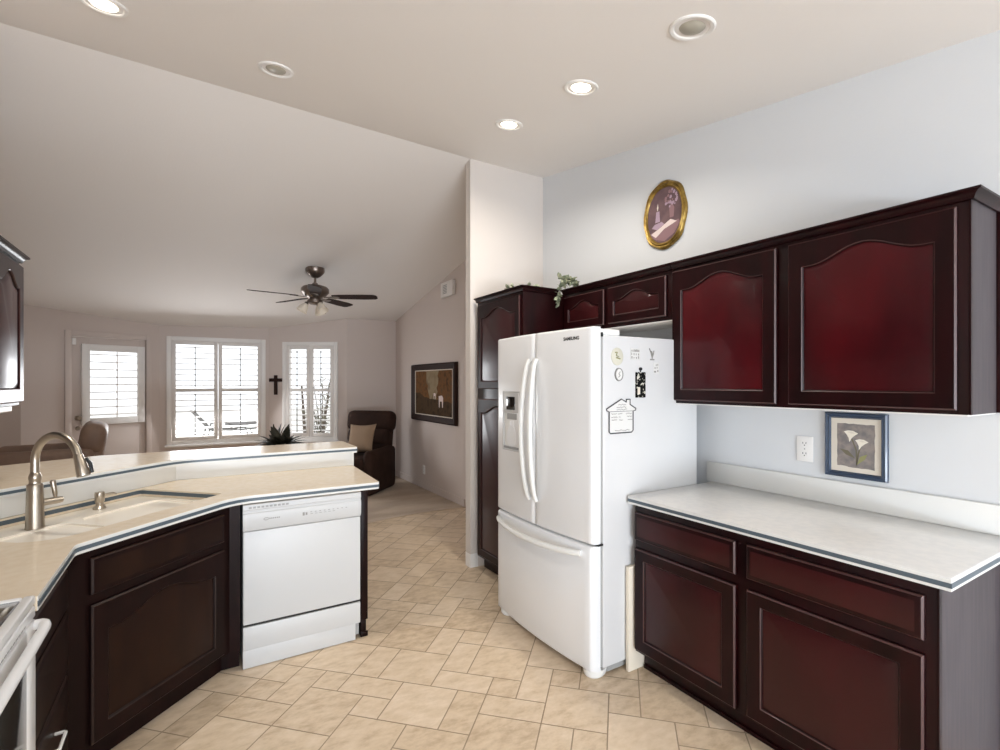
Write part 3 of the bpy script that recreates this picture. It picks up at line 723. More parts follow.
# sink frame: local x along the diagonal (d), y toward the counter front (n)
SK = frame((0, 0, 0), (1, 1, 0), (0, 0, 1)); SK = Matrix((( r2, r2, 0, 0), (r2, -r2, 0, 0), (0, 0, 1, 0), (0, 0, 0, 1)))  # (d,n) -> (x,y)
D0, D1, N0, N1 = 1.37, 2.24, -2.585, -2.045
def rrect(x0, x1, y0, y1, rs, k=6):
    out = []
    for (cx, cy, a0, r_) in ((x0, y0, 180, rs[0]), (x1, y0, 270, rs[1]), (x1, y1, 0, rs[2]), (x0, y1, 90, rs[3])):
        ox = cx + (r_ if cx == x0 else -r_); oy = cy + (r_ if cy == y0 else -r_)
        for i in range(k+1): a = math.radians(a0 + 90*i/k); out.append((ox + r_*math.cos(a), oy + r_*math.sin(a)))
    return out
hole_dn = rrect(D0, D1, N0, N1, (0.03, 0.02, 0.012, 0.14))
hole = [((d+n)*r2, (d-n)*r2) for d, n in hole_dn]
def arc_corner(p, q, r, rad, k=6):
    """rounded corner at q"""
    p, q, r = Vector(p), Vector(q), Vector(r); a = (p-q).normalized(); c = (r-q).normalized(); ang = a.angle(c); dd = rad/math.tan(ang/2)
    s_, e_ = q + a*dd, q + c*dd; cen = q + (a+c).normalized()*(rad/math.sin(ang/2)); o_ = []
    for i in range(k+1):
        m_ = s_.lerp(e_, i/k) - cen; o_.append(tuple(cen + m_.normalized()*rad))
    return o_
xF = -0.362
pA, pB, pC, pD = (xF, 1.838), (xF, xF-cd), (CF+cd, CF), (0.945, CF)
front = [pA] + arc_corner(pA, pB, pC, 0.05) + arc_corner(pB, pC, pD, 0.22) + arc_corner(pC, pD, (0.975, 3.59), 0.012, 3) + [(0.975, 3.59)]
back = [(-0.083, 3.59), (LX+0.004, 2.657), (LX+0.004, 1.838)]
cen = None
t = thing('countertop', 'cream angled countertop around the corner sink and dishwasher', 'countertop', (0, 2.9, 0.873))
b = MB(); b.prism(front + back, 0.8735, 0.914, holes=[hole]); b.build('slab', [M_cntl], t, angle=30)
b = MB(); b.ribbon(front[:-1] + [(0.975, 3.58)], 0.8745, 0.9125, 0.0015); b.build('edge_band', M_edge, t)
b = MB(); b.ribbon([(p[0], p[1]) for p in front[:-1]] + [(0.975, 3.58)], 0.885, 0.9, 0.0038); b.build('edge_inlay', M_inlay, t)
# riser facing: white splash on the pony wall
b = MB(); b.ribbon([(LX+0.004, 2.656), (-0.0838, 3.5925), (0.984, 3.5925)], 0.915, 1.003, 0.004); b.build('riser_splash', M_edge, t)
# stripe showing round the sink cut-out
def dn(d, n): return ((d+n)*r2, (d-n)*r2)
inl = [dn(D0+0.001, N0+0.05), dn(D0+0.008, N0+0.008), dn(D0+0.05, N0+0.0005), dn(D1-0.03, N0+0.0005), dn(D1-0.006, N0+0.006), dn(D1-0.0005, N0+0.03), dn(D1-0.0005, N1-0.012)]
b = MB(); b.ribbon(inl, 0.886, 0.905, -0.003); b.ribbon(inl, 0.886, 0.905, 0.003); b.build('cutout_inlay', M_inlay, t)

# corner sink: deck ledge and two bowls
t = thing('kitchen_sink', 'cream double-bowl sink set into the angled counter', 'sink', ((1.8-2.3)*r2, (1.8+2.3)*r2, 0.88))
b = MB(); dz_ = 0.8725
b2 = rrect(1.40, 1.735, -2.43, -2.075, (0.06,)*4); b3 = rrect(1.785, 2.205, -2.43, -2.075, (0.06,)*4)
deck = rrect(D0-0.012, D1+0.012, N0-0.012, N1+0.012, (0.03,)*4)
b.M = SK
def fill(lps, z):
    ed = []
    for l_ in lps:
        vs = [b.v((p[0], p[1], z)) for p in l_]
        for i in range(len(vs)): ed.append(b.bm.edges.new((vs[i], vs[(i+1) % len(vs)])))
    bmesh.ops.triangle_fill(b.bm, edges=ed, use_beauty=True)
fill([deck, b2, b3], dz_); fill([deck], dz_-0.008)
b.bridge(b.ring([(*p, dz_-0.008) for p in deck]), b.ring([(*p, dz_) for p in deck]))
for bb in (b2, b3):
    cx = sum(p[0] for p in bb)/len(bb); cy = sum(p[1] for p in bb)/len(bb); rs = []
    for z, k_ in ((dz_, 1), (dz_-0.01, 0.975), (dz_-0.15, 0.93), (dz_-0.18, 0.86), (dz_-0.187, 0.7), (dz_-0.19, 0.14)):
        rs.append(b.ring([(cx+(p[0]-cx)*k_, cy+(p[1]-cy)*k_, z) for p in bb]))
    for a, c in zip(rs, rs[1:]): b.bridge(a, c)
    b.f(rs[-1])
bmesh.ops.remove_doubles(b.bm, verts=b.bm.verts, dist=1e-5)
b.build('basin', M_sink, t, angle=35)
for bb in (b2, b3):
    cx = sum(p[0] for p in bb)/len(bb); cy = sum(p[1] for p in bb)/len(bb)
    b = MB(SK); b.lathe([(0.0, 0.0035), (0.03, 0.004), (0.042, 0.006), (0.045, 0.001)], (cx, cy, dz_-0.19), 18); b.build('drain', M_nick, t)

# faucet
fx, fy = -0.578, 2.895; zb_ = dz_+0.0005
t = thing('kitchen_faucet', 'brushed nickel gooseneck faucet at the back of the corner sink', 'faucet', (fx, fy, zb_))
b = MB(); b.lathe([(0.034, 0), (0.034, 0.004), (0.032, 0.008), (0.029, 0.14), (0.0275, 0.188), (0.0262, 0.1905), (0.021, 0.194), (0.0195, 0.205), (0.022, 0.212), (0.022, 0.224), (0.018, 0.235), (0.0155, 0.24)], (fx, fy, zb_), 28); b.build('body', M_nick, t)
sd = Vector((0.74, -0.67, 0)).normalized()
pts = [Vector((fx, fy, zb_+0.235)), Vector((fx, fy, zb_+0.26)), Vector((fx, fy, zb_+0.29))]
R_ = 0.114
for i in range(1, 17):
    a = math.radians(180 - 165*i/16); pts.append(Vector((fx, fy, zb_+0.29)) + sd*(R_ + R_*math.cos(a)) + Vector((0, 0, R_*math.sin(a))))
b = MB(); b.tube(pts, 0.0155, 14); b.build('neck', M_nick, t)
end = pts[-1]; dirn = (pts[-1]-pts[-2]).normalized()
b = MB(); b.lathe([(0.0155, -0.004), (0.0175, 0.0), (0.0175, 0.01), (0.019, 0.025), (0.025, 0.085), (0.0235, 0.091), (0.0, 0.091)], end, 20, ax=dirn); b.build('spray_head', M_nick, t)
b = MB(); q_ = end + dirn*0.055 + Vector((0.022, 0.008, 0.006)); b.tube([q_ - dirn*0.035, q_ - dirn*0.01 + Vector((0.008, 0, 0)), q_ + dirn*0.03 + Vector((0.006, 0, 0))], [0.006, 0.008, 0.006], 8); b.build('spray_button', M_, t)
hd = Vector((0.85, 0.53, 0)).normalized(); hb = Vector((fx, fy, zb_+0.105))
b = MB(); b.tube([hb + hd*0.025, hb + hd*0.075, hb + hd*0.096, hb + hd*0.100], [0.0155, 0.0155, 0.013, 0.007], 14)
lv = hb + hd*0.072
b.tube([lv + Vector((0, 0, 0.01)), lv + Vector((0, 0, 0.03)) - hd*0.002, lv + Vector((0, 0, 0.085)) - hd*0.01, lv + Vector((0, 0, 0.092)) - hd*0.01], [0.006, 0.0085, 0.0115, 0.008], 12)
b.build('lever', M_nick, t)
# soap dispenser
sx_, sy_ = -0.392, 3.170
t = thing('soap_dispenser', 'small nickel soap pump on the sink deck right of the faucet', 'soap dispenser', (sx_, sy_, zb_))
b = MB(); b.lathe([(0.028, 0), (0.028, 0.006), (0.02, 0.014), (0.0165, 0.018), (0.0165, 0.032), (0.020, 0.036), (0.021, 0.078), (0.019, 0.084), (0.0, 0.085)], (sx_, sy_, zb_), 20); b.build('pump', M_nick, t)
b = MB(); s0 = Vector((sx_, sy_, zb_+0.066)); b.tube([s0 + Vector((0.85, 0.5, 0))*0.017, s0 + Vector((0.85, 0.5, 0))*0.06, s0 + Vector((0.85, 0.5, 0))*0.075 - Vector((0, 0, 0.006))], [0.008, 0.0065, 0.004], 8); b.build('spout', M_nick, t)

# bar top
t = thing('bar_top', 'cream raised bar top with slate edge stripe along the peninsula', 'countertop', (0, 3.7, 1.005))
fo = [(LX+0.006, 2.632), (-0.07, 3.565), (0.985, 3.565)]
fr = [fo[0]] + arc_corner(fo[0], fo[1], fo[2], 0.25) + arc_corner(fo[1], (1.003, 3.565), (1.003, 3.99), 0.012, 3)
ol = fr + arc_corner((1.003, 3.565), (1.003, 3.99), (-0.5, 3.985), 0.02, 3) + [(-0.5, 3.985), (LX+0.006, 3.72)]
b = MB(); b.prism(ol, 1.0045, 1.045); b.build('slab', M_cntl, t, angle=30)
pth = fr + [(1.003, 3.97)]
b = MB(); b.ribbon(pth, 1.0055, 1.0435, 0.0015); b.build('edge_band', M_edge, t)
b = MB(); b.ribbon(pth, 1.018, 1.031, 0.0038); b.build('edge_inlay', M_inlay, t)

# sink cabinet on the diagonal
fcd = cd - 0.055      # face line x-y
t = thing('sink_cabinet', 'dark espresso corner cabinet under the sink, set at an angle', 'cabinet', (-0.25, 2.75, 0))
XL = -0.395
fA = (XL, XL - fcd); fBx = 2.935 + fcd; fB = (fBx, 2.935)
Lf = math.hypot(fB[0]-fA[0], fB[1]-fA[1])
car = [fA, fB, (0.219, 2.935), (0.219, 3.58), (-0.075, 3.58), (LX+0.02, 2.64), (LX+0.02, fA[1])]
# back line kept clear of the pony wall
b = MB(); b.prism([fA, fB, (0.214, 2.935), (0.214, 3.588), (-0.082, 3.588), (LX+0.006, 2.645), (LX+0.006, fA[1])], 0.105, 0.66)
b.prism([fA, fB, (fB[0]-0.02, 2.955), (fA[0]-0.02, fA[1]+0.02)], 0.66, 0.872); b.prism([fB, (0.214, 2.935), (0.214, 2.96), (fB[0], 2.96)], 0.66, 0.872)
b.build('carcass', M_esp, t, angle=20)
k_ = 0.075*r2*1.4
b = MB(); b.prism([(fA[0]-k_, fA[1]+0.02), (fB[0]-0.035, fB[1]+0.045), (0.214, 2.98), (0.214, 3.02), (fB[0]-0.06, fB[1]+0.09), (fA[0]-k_-0.03, fA[1]+0.06)], 0.001, 0.104); b.build('toe_kick', M_esp, t)
Fd = frame((fA[0], fA[1], 0), (1, 1, 0), (1, -1, 0))
panel_door(Fd, 0.085, Lf-0.05, 0.695, 0.835, ESP, t, name='false_drawer_front', raised=False)
panel_door(Fd, 0.085, Lf-0.05, 0.125, 0.655, ESP, t, arch=0.06)

# narrow drawer cabinet between range and corner
t = thing('drawer_cabinet', 'narrow dark espresso drawer cabinet between range and corner sink cabinet', 'cabinet', (-0.7, 2.1, 0))
b = MB(); b.box(LX+0.006, XL, 1.842, fA[1]-0.002, 0.105, 0.872, 0.002); b.build('carcass', M_esp, t)
b = MB(); b.box(LX+0.006, XL-0.07, 1.842, fA[1]-0.002, 0.001, 0.104); b.build('toe_kick', M_esp, t)
Fx = frame((XL, 1.842, 0), (0, 1, 0), (1, 0, 0)); wdr = fA[1]-1.842
for z0_, z1_ in ((0.70, 0.84), (0.48, 0.685), (0.29, 0.465), (0.125, 0.275)):
    d_ = panel_door(Fx, 0.02, wdr-0.055, z0_, z1_, ESP, t, name='drawer_front', raised=False)
    if z0_ == 0.29:
        b = MB(Fx); b.tube([(0.16, 0.38, 0.021), (0.16, 0.38, 0.045), (0.165, 0.38, 0.05), (0.255, 0.38, 0.05), (0.26, 0.38, 0.045), (0.26, 0.38, 0.021)], 0.005, 8); o = b.build('pull', M_plas, d_); o['label'] = 'white bow pull'

# dishwasher
DX0, DX1, DY = 0.222, 0.842, 2.930
t = thing('dishwasher', 'white dishwasher under the peninsula counter', 'dishwasher', (0.53, 3.2, 0))
b = MB(); b.box(DX0+0.004, DX1-0.004, DY+0.02, 3.55, 0.02, 0.868); b.build('tub', M_grey, t)
F = frame((DX0, DY, 0), (1, 0, 0), (0, -1, 0)); W_ = DX1-DX0
b = MB(F); b.box(0.004, W_-0.004, 0.235, 0.722, -0.02, 0.016, 0.005, 3); b.build('door_panel', M_dw, t)
b = MB(F)
prof = [(0.725, 0.016), (0.745, 0.024), (0.80, 0.026), (0.815, 0.024), (0.82, 0.018), (0.832, 0.018), (0.837, 0.024), (0.862, 0.022), (0.866, 0.015), (0.866, -0.02), (0.725, -0.02)]
ra, rb = b.ring([(0.003, y, z) for y, z in prof]), b.ring([(W_-0.003, y, z) for y, z in prof]); b.bridge(ra, rb); b.f(ra[::-1]); b.f(rb)
cp = b.build('control_panel', M_dw, t, angle=30)
b = MB(F)
for i in range(10): b.box(0.03+i*0.02, 0.044+i*0.02, 0.842, 0.852, 0.0225, 0.0245)
b.build('vent', M_grey, cp)
b = MB(F)
b.tube([(0.113 + 0.012*math.cos(a), 0.781 + 0.006*math.sin(a), 0.0262) for a in [x*0.4 for x in range(16)]], 0.0012, 4)
for i in range(6): b.box(0.128+i*0.009, 0.134+i*0.009, 0.778, 0.784, 0.026, 0.0264)
b.build('badge', M_ink2, cp)
b = MB(F)
for i in range(9):
    b.box(0.335+i*0.024, 0.344+i*0.024, 0.786, 0.789, 0.026, 0.0264)
    if i < 6: b.box(0.335+i*0.024, 0.349+i*0.024, 0.776, 0.778, 0.026, 0.0264)
b.box(0.295, 0.306, 0.772, 0.79, 0.026, 0.0264); b.box(0.31, 0.32, 0.774, 0.788, 0.026, 0.0264)
b.build('button_marks', M_ink2, cp)
b = MB(F); b.box(0.004, W_-0.004, 0.10, 0.222, -0.02, 0.014, 0.003); b.build('access_panel', M_dw, t)
b = MB(F); b.box(0.004, W_-0.004, 0.2225, 0.2345, -0.02, 0.006); b.build('seam_strip', M_, t)
b = MB(F); b.box(0.004, W_-0.03, 0.003, 0.099, -0.02, 0.006, 0.002); b.build('toe_panel', M_dw, t)
# end panel of the peninsula
t = thing('end_panel', 'dark espresso panel at the open end of the peninsula', 'panel', (0.865, 3.25, 0))
b = MB(); b.box(0.846, 0.886, DY, 3.588, 0.105, 0.8725, 0.002); b.build('panel', M_esp, t)
b = MB(); b.box(0.850, 0.882, DY+0.02, 3.585, 0.001, 0.104, 0.002); b.box(0.846, 0.89, DY+0.008, DY+0.02, 0.001, 0.03, 0.003); b.build('plinth', M_esp, t)

# range
t = thing('range', 'white electric range with black glass cooktop at the far left', 'range', (-0.7, 1.45, 0))
RY0, RY1 = 1.075, 1.834; RXF = -0.364
b = MB(); b.box(LX+0.02, RXF-0.03, RY0, RY1, 0.03, 0.895, 0.003); b.build('body', M_app, t)
b = MB(); frame_bars(b, LX+0.02, RXF, RY0-0.0, RY1, 0.026, 0.8955, 0.921, 0.006); b.box(LX+0.03, RXF-0.01, RY0+0.01, RY1-0.01, 0.8955, 0.912); b.build('cooktop_rim', M_app, t)
b = MB(); b.box(LX+0.047, RXF-0.027, RY0+0.027, RY1-0.027, 0.9125, 0.919, 0.002); cg = b.build('cooktop', M_bglass, t)
for cx, cy, rr in ((-0.56, 1.63, 0.09), (-0.56, 1.28, 0.11), (-0.82, 1.63, 0.075), (-0.82, 1.28, 0.09)):
    b = MB(); b.lathe([(rr-0.004, 0.0), (rr-0.004, 0.0006), (rr, 0.0006), (rr, 0.0)], (cx, cy, 0.9191), 32, cap=False); b.build('burner_mark', M_ink2, cg)
F = frame((RXF-0.03, RY1, 0), (0, -1, 0), (1, 0, 0)); F = frame((RXF-0.03, RY0, 0), (0, 1, 0), (1, 0, 0)); W_ = RY1-RY0
b = MB(F); b.box(0.002, W_-0.002, 0.862, 0.893, 0.0005, 0.03, 0.006, 3); b.build('front_trim', M_app, t)
b = MB(F)
for i in range(26): b.box(0.09+i*0.022, 0.106+i*0.022, 0.872, 0.876, 0.0295, 0.0305)
b.build('vent', M_grey, t)
b = MB(F); frame_bars(b, 0.004, W_-0.004, 0.21, 0.858, 0.085, 0.0005, 0.031, 0.006); od = b.build('oven_door', M_app, t)
b = MB(F); b.box(0.09, W_-0.09, 0.296, 0.772, 0.004, 0.03, 0.002); b.build('oven_window', M_ovg, od)
b = MB(F); zz = 0.815
hp = [(0.05, zz, 0.031), (0.05, zz, 0.045), (0.056, zz, 0.052), (0.075, zz, 0.057)] + [(lp(0.09, W_-0.09, i/8), zz, 0.058) for i in range(9)] + [(W_-0.075, zz, 0.057), (W_-0.056, zz, 0.052), (W_-0.05, zz, 0.045), (W_-0.05, zz, 0.031)]
hp = [(p[0]*1.0 + (0.03 if p[0] > W_/2 else -0.03), p[1]+0.03, p[2]) for p in hp]
b.tube(hp, 0.0132, 14); b.build('handle', M_app, od)
b = MB(F); b.box(0.004, W_-0.004, 0.06, 0.20, 0.0005, 0.03, 0.005); b.build('storage_drawer', M_app, t)
b = MB(); b.box(LX+0.04, RXF-0.06, RY0+0.02, RY1-0.02, 0.001, 0.0295); b.build('plinth', M_, t)

# wall cabinet on the left; near run added out of view to darken reflections
X = -0.70; ya, ybb = 3.225, 1.10; z0, z1 = 1.395, 2.075
t = thing('wall_cabinet', 'dark cherry wall cabinet, its unseen near run added to darken reflections, cut off by the left edge of the photo', 'cabinet', (-0.86, 2.8, z0))
b = MB(); b.box(LX+0.004, X, ybb, ya, z0, z1, 0.002); b.build('carcass', M_wood, t)
F = frame((X, ybb, 0), (0, 1, 0), (1, 0, 0))
n_ = 5; dw_ = (ya-ybb-0.02)/n_
for i in range(n_): panel_door(F, 0.01+i*dw_+0.004, 0.01+(i+1)*dw_-0.004, 1.41, 2.052, WOOD, t, arch=0.06)
crown(F, 0.0, ya-ybb, z1-0.004, t, ends=(False, True))
Fe = frame((X, ya, 0), (-1, 0, 0), (0, 1, 0)); crown(Fe, 0.0, X-LX-0.005, z1-0.004, t, ends=(True, False))
b = MB(); b.box(X-0.09, X-0.02, ybb+0.02, ya-0.02, z0-0.028, z0-0.0005, 0.004); tag(b.build('under_cabinet_light', M_trim), 'white strip light under the left wall cabinet', 'light')

# ------------------------------------------------------------------ pictures, outlet, cross, alarm
def wallM(y, z, X=WX): return frame((X-0.0005, y, z), (0, -1, 0), (-1, 0, 0))
Mp = wallM(2.228, 2.603)
t = thing('picture', 'oval gold-framed candle and open book painting on the right wall', 'picture', (WX, 2.228, 2.603))
b = MB(Mp); n = 48
def ov(k_, z, wob=0.0): return b.ring([((0.172*k_ + wob*(0.004*math.cos(8*a)))*math.cos(a)*(1 + 0.03*(abs(math.sin(2*a)))), (0.222*k_ + wob*(0.004*math.cos(8*a)))*math.sin(a)*(1 + 0.03*abs(math.sin(2*a))), z) for a in [2*math.pi*i/n for i in range(n)]])
rs = [ov(1.0, 0.0, 1), ov(1.0, 0.012, 1), ov(0.95, 0.022, 0.7), ov(0.91, 0.018), ov(0.87, 0.026), ov(0.83, 0.022), ov(0.80, 0.010)]
for a, c in zip(rs, rs[1:]): b.bridge(a, c)
b.f(rs[0][::-1]); b.build('frame', M_gold, t, angle=60)
b = MB(Mp)
b.f(ov(0.805, 0.0105), 0)
Z = 0.0108
b.poly([(-0.13, -0.10, Z), (0.11, -0.055, Z), (0.128, -0.075, Z), (0.08, -0.135, Z), (0.0, -0.172, Z), (-0.09, -0.14, Z)], 4)   # table
b.poly([(-0.075, -0.035, Z+.0004), (-0.035, -0.035, Z+.0004), (-0.04, 0.035, Z+.0004), (-0.066, 0.035, Z+.0004)], 2)   # candle
b.poly([(-0.055, 0.036, Z+.0004), (-0.049, 0.06, Z+.0004), (-0.053, 0.088, Z+.0004), (-0.06, 0.06, Z+.0004)], 5)      # flame
b.poly([(-0.105, -0.065, Z+.0003), (-0.06, -0.085, Z+.0003), (0.0, -0.06, Z+.0003), (-0.02, -0.04, Z+.0003), (-0.08, -0.045, Z+.0003)], 2)  # dish
b.poly([(-0.11, -0.105, Z+.0006), (-0.03, -0.075, Z+.0006), (0.0, -0.092, Z+.0006), (-0.07, -0.135, Z+.0006)], 3)      # left page
b.poly([(-0.03, -0.075, Z+.0006), (0.05, -0.04, Z+.0006), (0.10, -0.065, Z+.0006), (0.0, -0.092, Z+.0006)], 3)         # right page
b.poly([(-0.07, -0.135, Z+.0005), (0.0, -0.092, Z+.0005), (0.10, -0.065, Z+.0005), (0.10, -0.08, Z+.0005), (0.0, -0.11, Z+.0005), (-0.07, -0.155, Z+.0005)], 1)
b.poly([(0.045, -0.03, Z+.0003), (0.075, -0.03, Z+.0003), (0.08, 0.03, Z+.0003), (0.066, 0.055, Z+.0003), (0.052, 0.055, Z+.0003), (0.04, 0.03, Z+.0003)], 4)   # vase
rnd = random.Random(3)
for i in range(26):
    a = rnd.uniform(0, 6.28); q = rnd.uniform(0, 1)**.5; cx, cy = 0.055 + 0.05*q*math.cos(a), 0.095 + 0.055*q*math.sin(a); r_ = rnd.uniform(0.006, 0.014)
    b.poly([(cx + r_*math.cos(k_*1.2566)*(1 if k_ % 2 else .8), cy + r_*math.sin(k_*1.2566), Z+.0005+i*.00002) for k_ in range(5)], 2 if i % 3 else 4)
b.build('painting', [M_mauve, M_pink, M_lilac, M_cream, M_pink, M_petal], t, smooth=False)

Mp = wallM(1.119, 1.207)
t = thing('picture', 'navy-framed calla lily print on the wall above the right counter', 'picture', (WX, 1.119, 1.207))
hw, hh, fw = 0.129, 0.152, 0.026
b = MB(Mp)
def rr4(x, y, z): return b.ring([(-x, -y, z), (x, -y, z), (x, y, z), (-x, y, z)])
rs = [rr4(hw, hh, 0.0), rr4(hw, hh, 0.016), rr4(hw-0.006, hh-0.006, 0.022), rr4(hw-0.014, hh-0.014, 0.018), rr4(hw-0.02, hh-0.02, 0.020), rr4(hw-fw, hh-fw, 0.010)]
for a, c in zip(rs, rs[1:]): b.bridge(a, c)
b.f(rs[0][::-1]); b.build('frame', M_navy, t, angle=20)
b = MB(Mp); b.box(-hw+fw-0.001, hw-fw+0.001, -hh+fw-0.001, hh-fw+0.001, 0.004, 0.009); b.build('mount', M_mat, t)
b = MB(Mp); Z = 0.0095; px_, py_ = hw-fw-0.026, hh-fw-0.026
jag = [(-px_+0.0, -py_), (px_, -py_-0.006), (px_+0.002, py_), (-px_, py_+0.002)]; rim = []
for i in range(4):
    p, q = jag[i], jag[(i+1) % 4]
    for k_ in range(9): rim.append((lp(p[0], q[0], k_/9)+rnd.uniform(-.0018, .0018), lp(p[1], q[1], k_/9)+rnd.uniform(-.0018, .0018), Z))
b.poly(rim, 0)
def flower(cx, cy, s, tiltx, sgn=1):
    out_ = [(-1.3, 0.35), (-0.6, 0.62), (0.3, 0.55), (1.25, 0.1), (0.7, -0.35), (0.25, -0.9), (0.0, -1.7), (-0.25, -0.9), (-0.75, -0.2)]
    b.poly([(cx + sgn*s*p[0] + tiltx*p[1]*s, cy + s*p[1], Z+.0006) for p in out_], 1)
    b.poly([(cx + sgn*s*p[0], cy + s*p[1], Z+.0009) for p in ((-0.7, 0.3), (0.1, 0.42), (0.8, 0.08), (0.1, 0.0))], 3)
def stalk(pts, w_, mi): 
    for (p, q) in zip(pts, pts[1:]):
        d = Vector((q[0]-p[0], q[1]-p[1])).normalized(); nx, ny = -d.y*w_, d.x*w_
        b.poly([(p[0]+nx, p[1]+ny, Z+.0003), (p[0]-nx, p[1]-ny, Z+.0003), (q[0]-nx, q[1]-ny, Z+.0003), (q[0]+nx, q[1]+ny, Z+.0003)], mi)
stalk([(-0.014, 0.03), (0.004, -0.02), (0.006, -0.09)], 0.003, 2); stalk([(0.022, 0.0), (0.012, -0.04), (0.006, -0.09)], 0.003, 2)
b.poly([(0.006, -0.09, Z+.0004), (0.02, -0.05, Z+.0004), (0.05, -0.035, Z+.0004), (0.04, -0.06, Z+.0004)], 4)
b.poly([(0.0, -0.06, Z+.0004), (-0.03, -0.025, Z+.0004), (-0.065, -0.02, Z+.0004), (-0.04, -0.045, Z+.0004)], 2)
flower(-0.018, 0.055, 0.024, 0.15); flower(0.026, 0.018, 0.022, 0.3)
b.build('print', [M_calla, M_petal, M_dgreen, M_mat, M_green], t, smooth=False)

Mo = wallM(1.348, 1.166)
def outlet(M, loc, label, m=M_trim):
    t = thing('wall_outlet', label, 'outlet', loc, group='wall outlets')
    b = MB(M); b.box(-0.04, 0.04, -0.064, 0.064, 0.0, 0.006, 0.003); b.build('cover_plate', m, t)
    for s in (-1, 1):
        b = MB(M); b.prism(rrect(-0.017, 0.017, s*0.026-0.015, s*0.026+0.015, (0.008,)*4, 3), 0.006, 0.008); so = b.build('socket', m, t)
        b = MB(M)
        b.box(-0.009, -0.006, s*0.026+0.0, s*0.026+0.009, 0.008, 0.0084); b.box(0.006, 0.009, s*0.026+0.0, s*0.026+0.009, 0.008, 0.0084); b.lathe([(0.003, 0.008), (0.003, 0.0084)], (0, s*0.026-0.007, 0), 8)
        b.build('slot', M_ink, so)
    b = MB(M); b.lathe([(0.0, 0.0072), (0.003, 0.007), (0.0035, 0.006)], (0, 0, 0), 10); b.build('screw', M_grey, t)
outlet(Mo, (WX, 1.348, 1.166), 'white double outlet above the right counter, left of the navy picture')
outlet(wallM(6.62, 0.27, FX), (FX, 6.62, 0.27), 'small white outlet low on the family room wall beyond the recliner')

# cross between the windows
Mx = MID.copy(); cx = on(276, 384, facet(B1, B2)[0]); Mc, _ = facet(B1, B2)
t = thing('wall_cross', 'dark wooden cross on the wall between the two bay windows', 'cross', tuple(Mc @ Vector((cx.x, cx.y, 0))))
b = MB(Mc); b.box(cx.x-0.026, cx.x+0.026, cx.y-0.165, cx.y+0.135, 0.001, 0.02, 0.004); b.box(cx.x-0.10, cx.x+0.10, cx.y+0.035, cx.y+0.087, 0.0005, 0.022, 0.004); b.build('cross', M_cross, t)

# framed landscape on the family room wall
Mp = wallM(6.285, 1.365, FX); hw, hh, fw = 0.735, 0.40, 0.115
t = thing('picture', 'large dark-framed autumn landscape painting on the family room wall', 'picture', (FX, 6.285, 1.365))
b = MB(Mp); rs = [rr4(hw, hh, 0.0), rr4(hw, hh, 0.03), rr4(hw-0.02, hh-0.02, 0.045), rr4(hw-0.07, hh-0.06, 0.03), rr4(hw-fw, hh-0.085, 0.02)]
for a, c in zip(rs, rs[1:]): b.bridge(a, c)
b.f(rs[0][::-1]); b.build('frame', M_cross, t, angle=20)
b = MB(Mp); x_, y_ = hw-fw, hh-0.085; frame_bars(b, -x_, x_, -y_, y_, 0.012, 0.012, 0.022); b.build('inner_fillet', M_mat, t)
b = MB(Mp); Z = 0.013; x_ -= 0.012; y_ -= 0.012
b.poly([(-x_, -y_, Z), (x_, -y_, Z), (x_, y_, Z), (-x_, y_, Z)], 2)
def wob(p, q, n_, a): return [(lp(p[0], q[0], i/n_)+rnd.uniform(-a, a), lp(p[1], q[1], i/n_)+rnd.uniform(-a, a), Z+.0006) for i in range(n_+1)]
b.poly([(-x_, y_, Z+.0006), (-x_, -y_, Z+.0006)] + wob((-0.1, -y_+0.12), (-0.24, y_*0.9), 8, 0.03) + [(-0.3, y_, Z+.0006)], 1)
b.poly([(x_, -y_, Z+.0006), (x_, y_, Z+.0006), (0.2, y_, Z+.0006)] + wob((0.17, y_*0.8), (0.1, -y_+0.12), 8, 0.03), 1)
b.poly([(x_, -y_, Z+.001), (x_, -y_+0.15, Z+.001)] + [(p[0], p[1], Z+.001) for p in wob((x_-0.1, -y_+0.17), (-x_+0.1, -y_+0.28), 10, 0.02)] + [(-x_, -y_+0.3, Z+.001), (-x_, -y_, Z+.001)], 0)
for (cx_, cy_, s_) in ((0.26, -0.09, 1.0), (0.06, -0.03, 0.5)):
    b.poly([(cx_-0.07*s_, cy_+0.05*s_, Z+.0016), (cx_+0.03*s_, cy_+0.06*s_, Z+.0016), (cx_+0.07*s_, cy_+0.03*s_, Z+.0016), (cx_+0.06*s_, cy_-0.10*s_, Z+.0016), (cx_+0.04*s_, cy_-0.10*s_, Z+.0016), (cx_+0.03*s_, cy_-0.02*s_, Z+.0016), (cx_-0.03*s_, cy_-0.02*s_, Z+.0016), (cx_-0.04*s_, cy_-0.10*s_, Z+.0016), (cx_-0.06*s_, cy_-0.10*s_, Z+.0016)], 3)
b.build('painting', [M_p_dark, M_p_tree, M_p_sky, M_cream], t, smooth=False)

# alarm box high on the family room wall
Ma = wallM(5.79, 2.70, FX)
t = thing('alarm_sounder', 'small white alarm box high on the family room wall', 'alarm', (FX, 5.79, 2.70))
b = MB(Ma); b.box(-0.17, 0.17, -0.095, 0.095, 0.0, 0.05, 0.008, 3); b.build('housing', M_shut, t)
b = MB(Ma)
for i in range(6): b.box(-0.10, 0.02, -0.055+i*0.02, -0.045+i*0.02, 0.05, 0.052)
b.build('grille', M_grey, t)

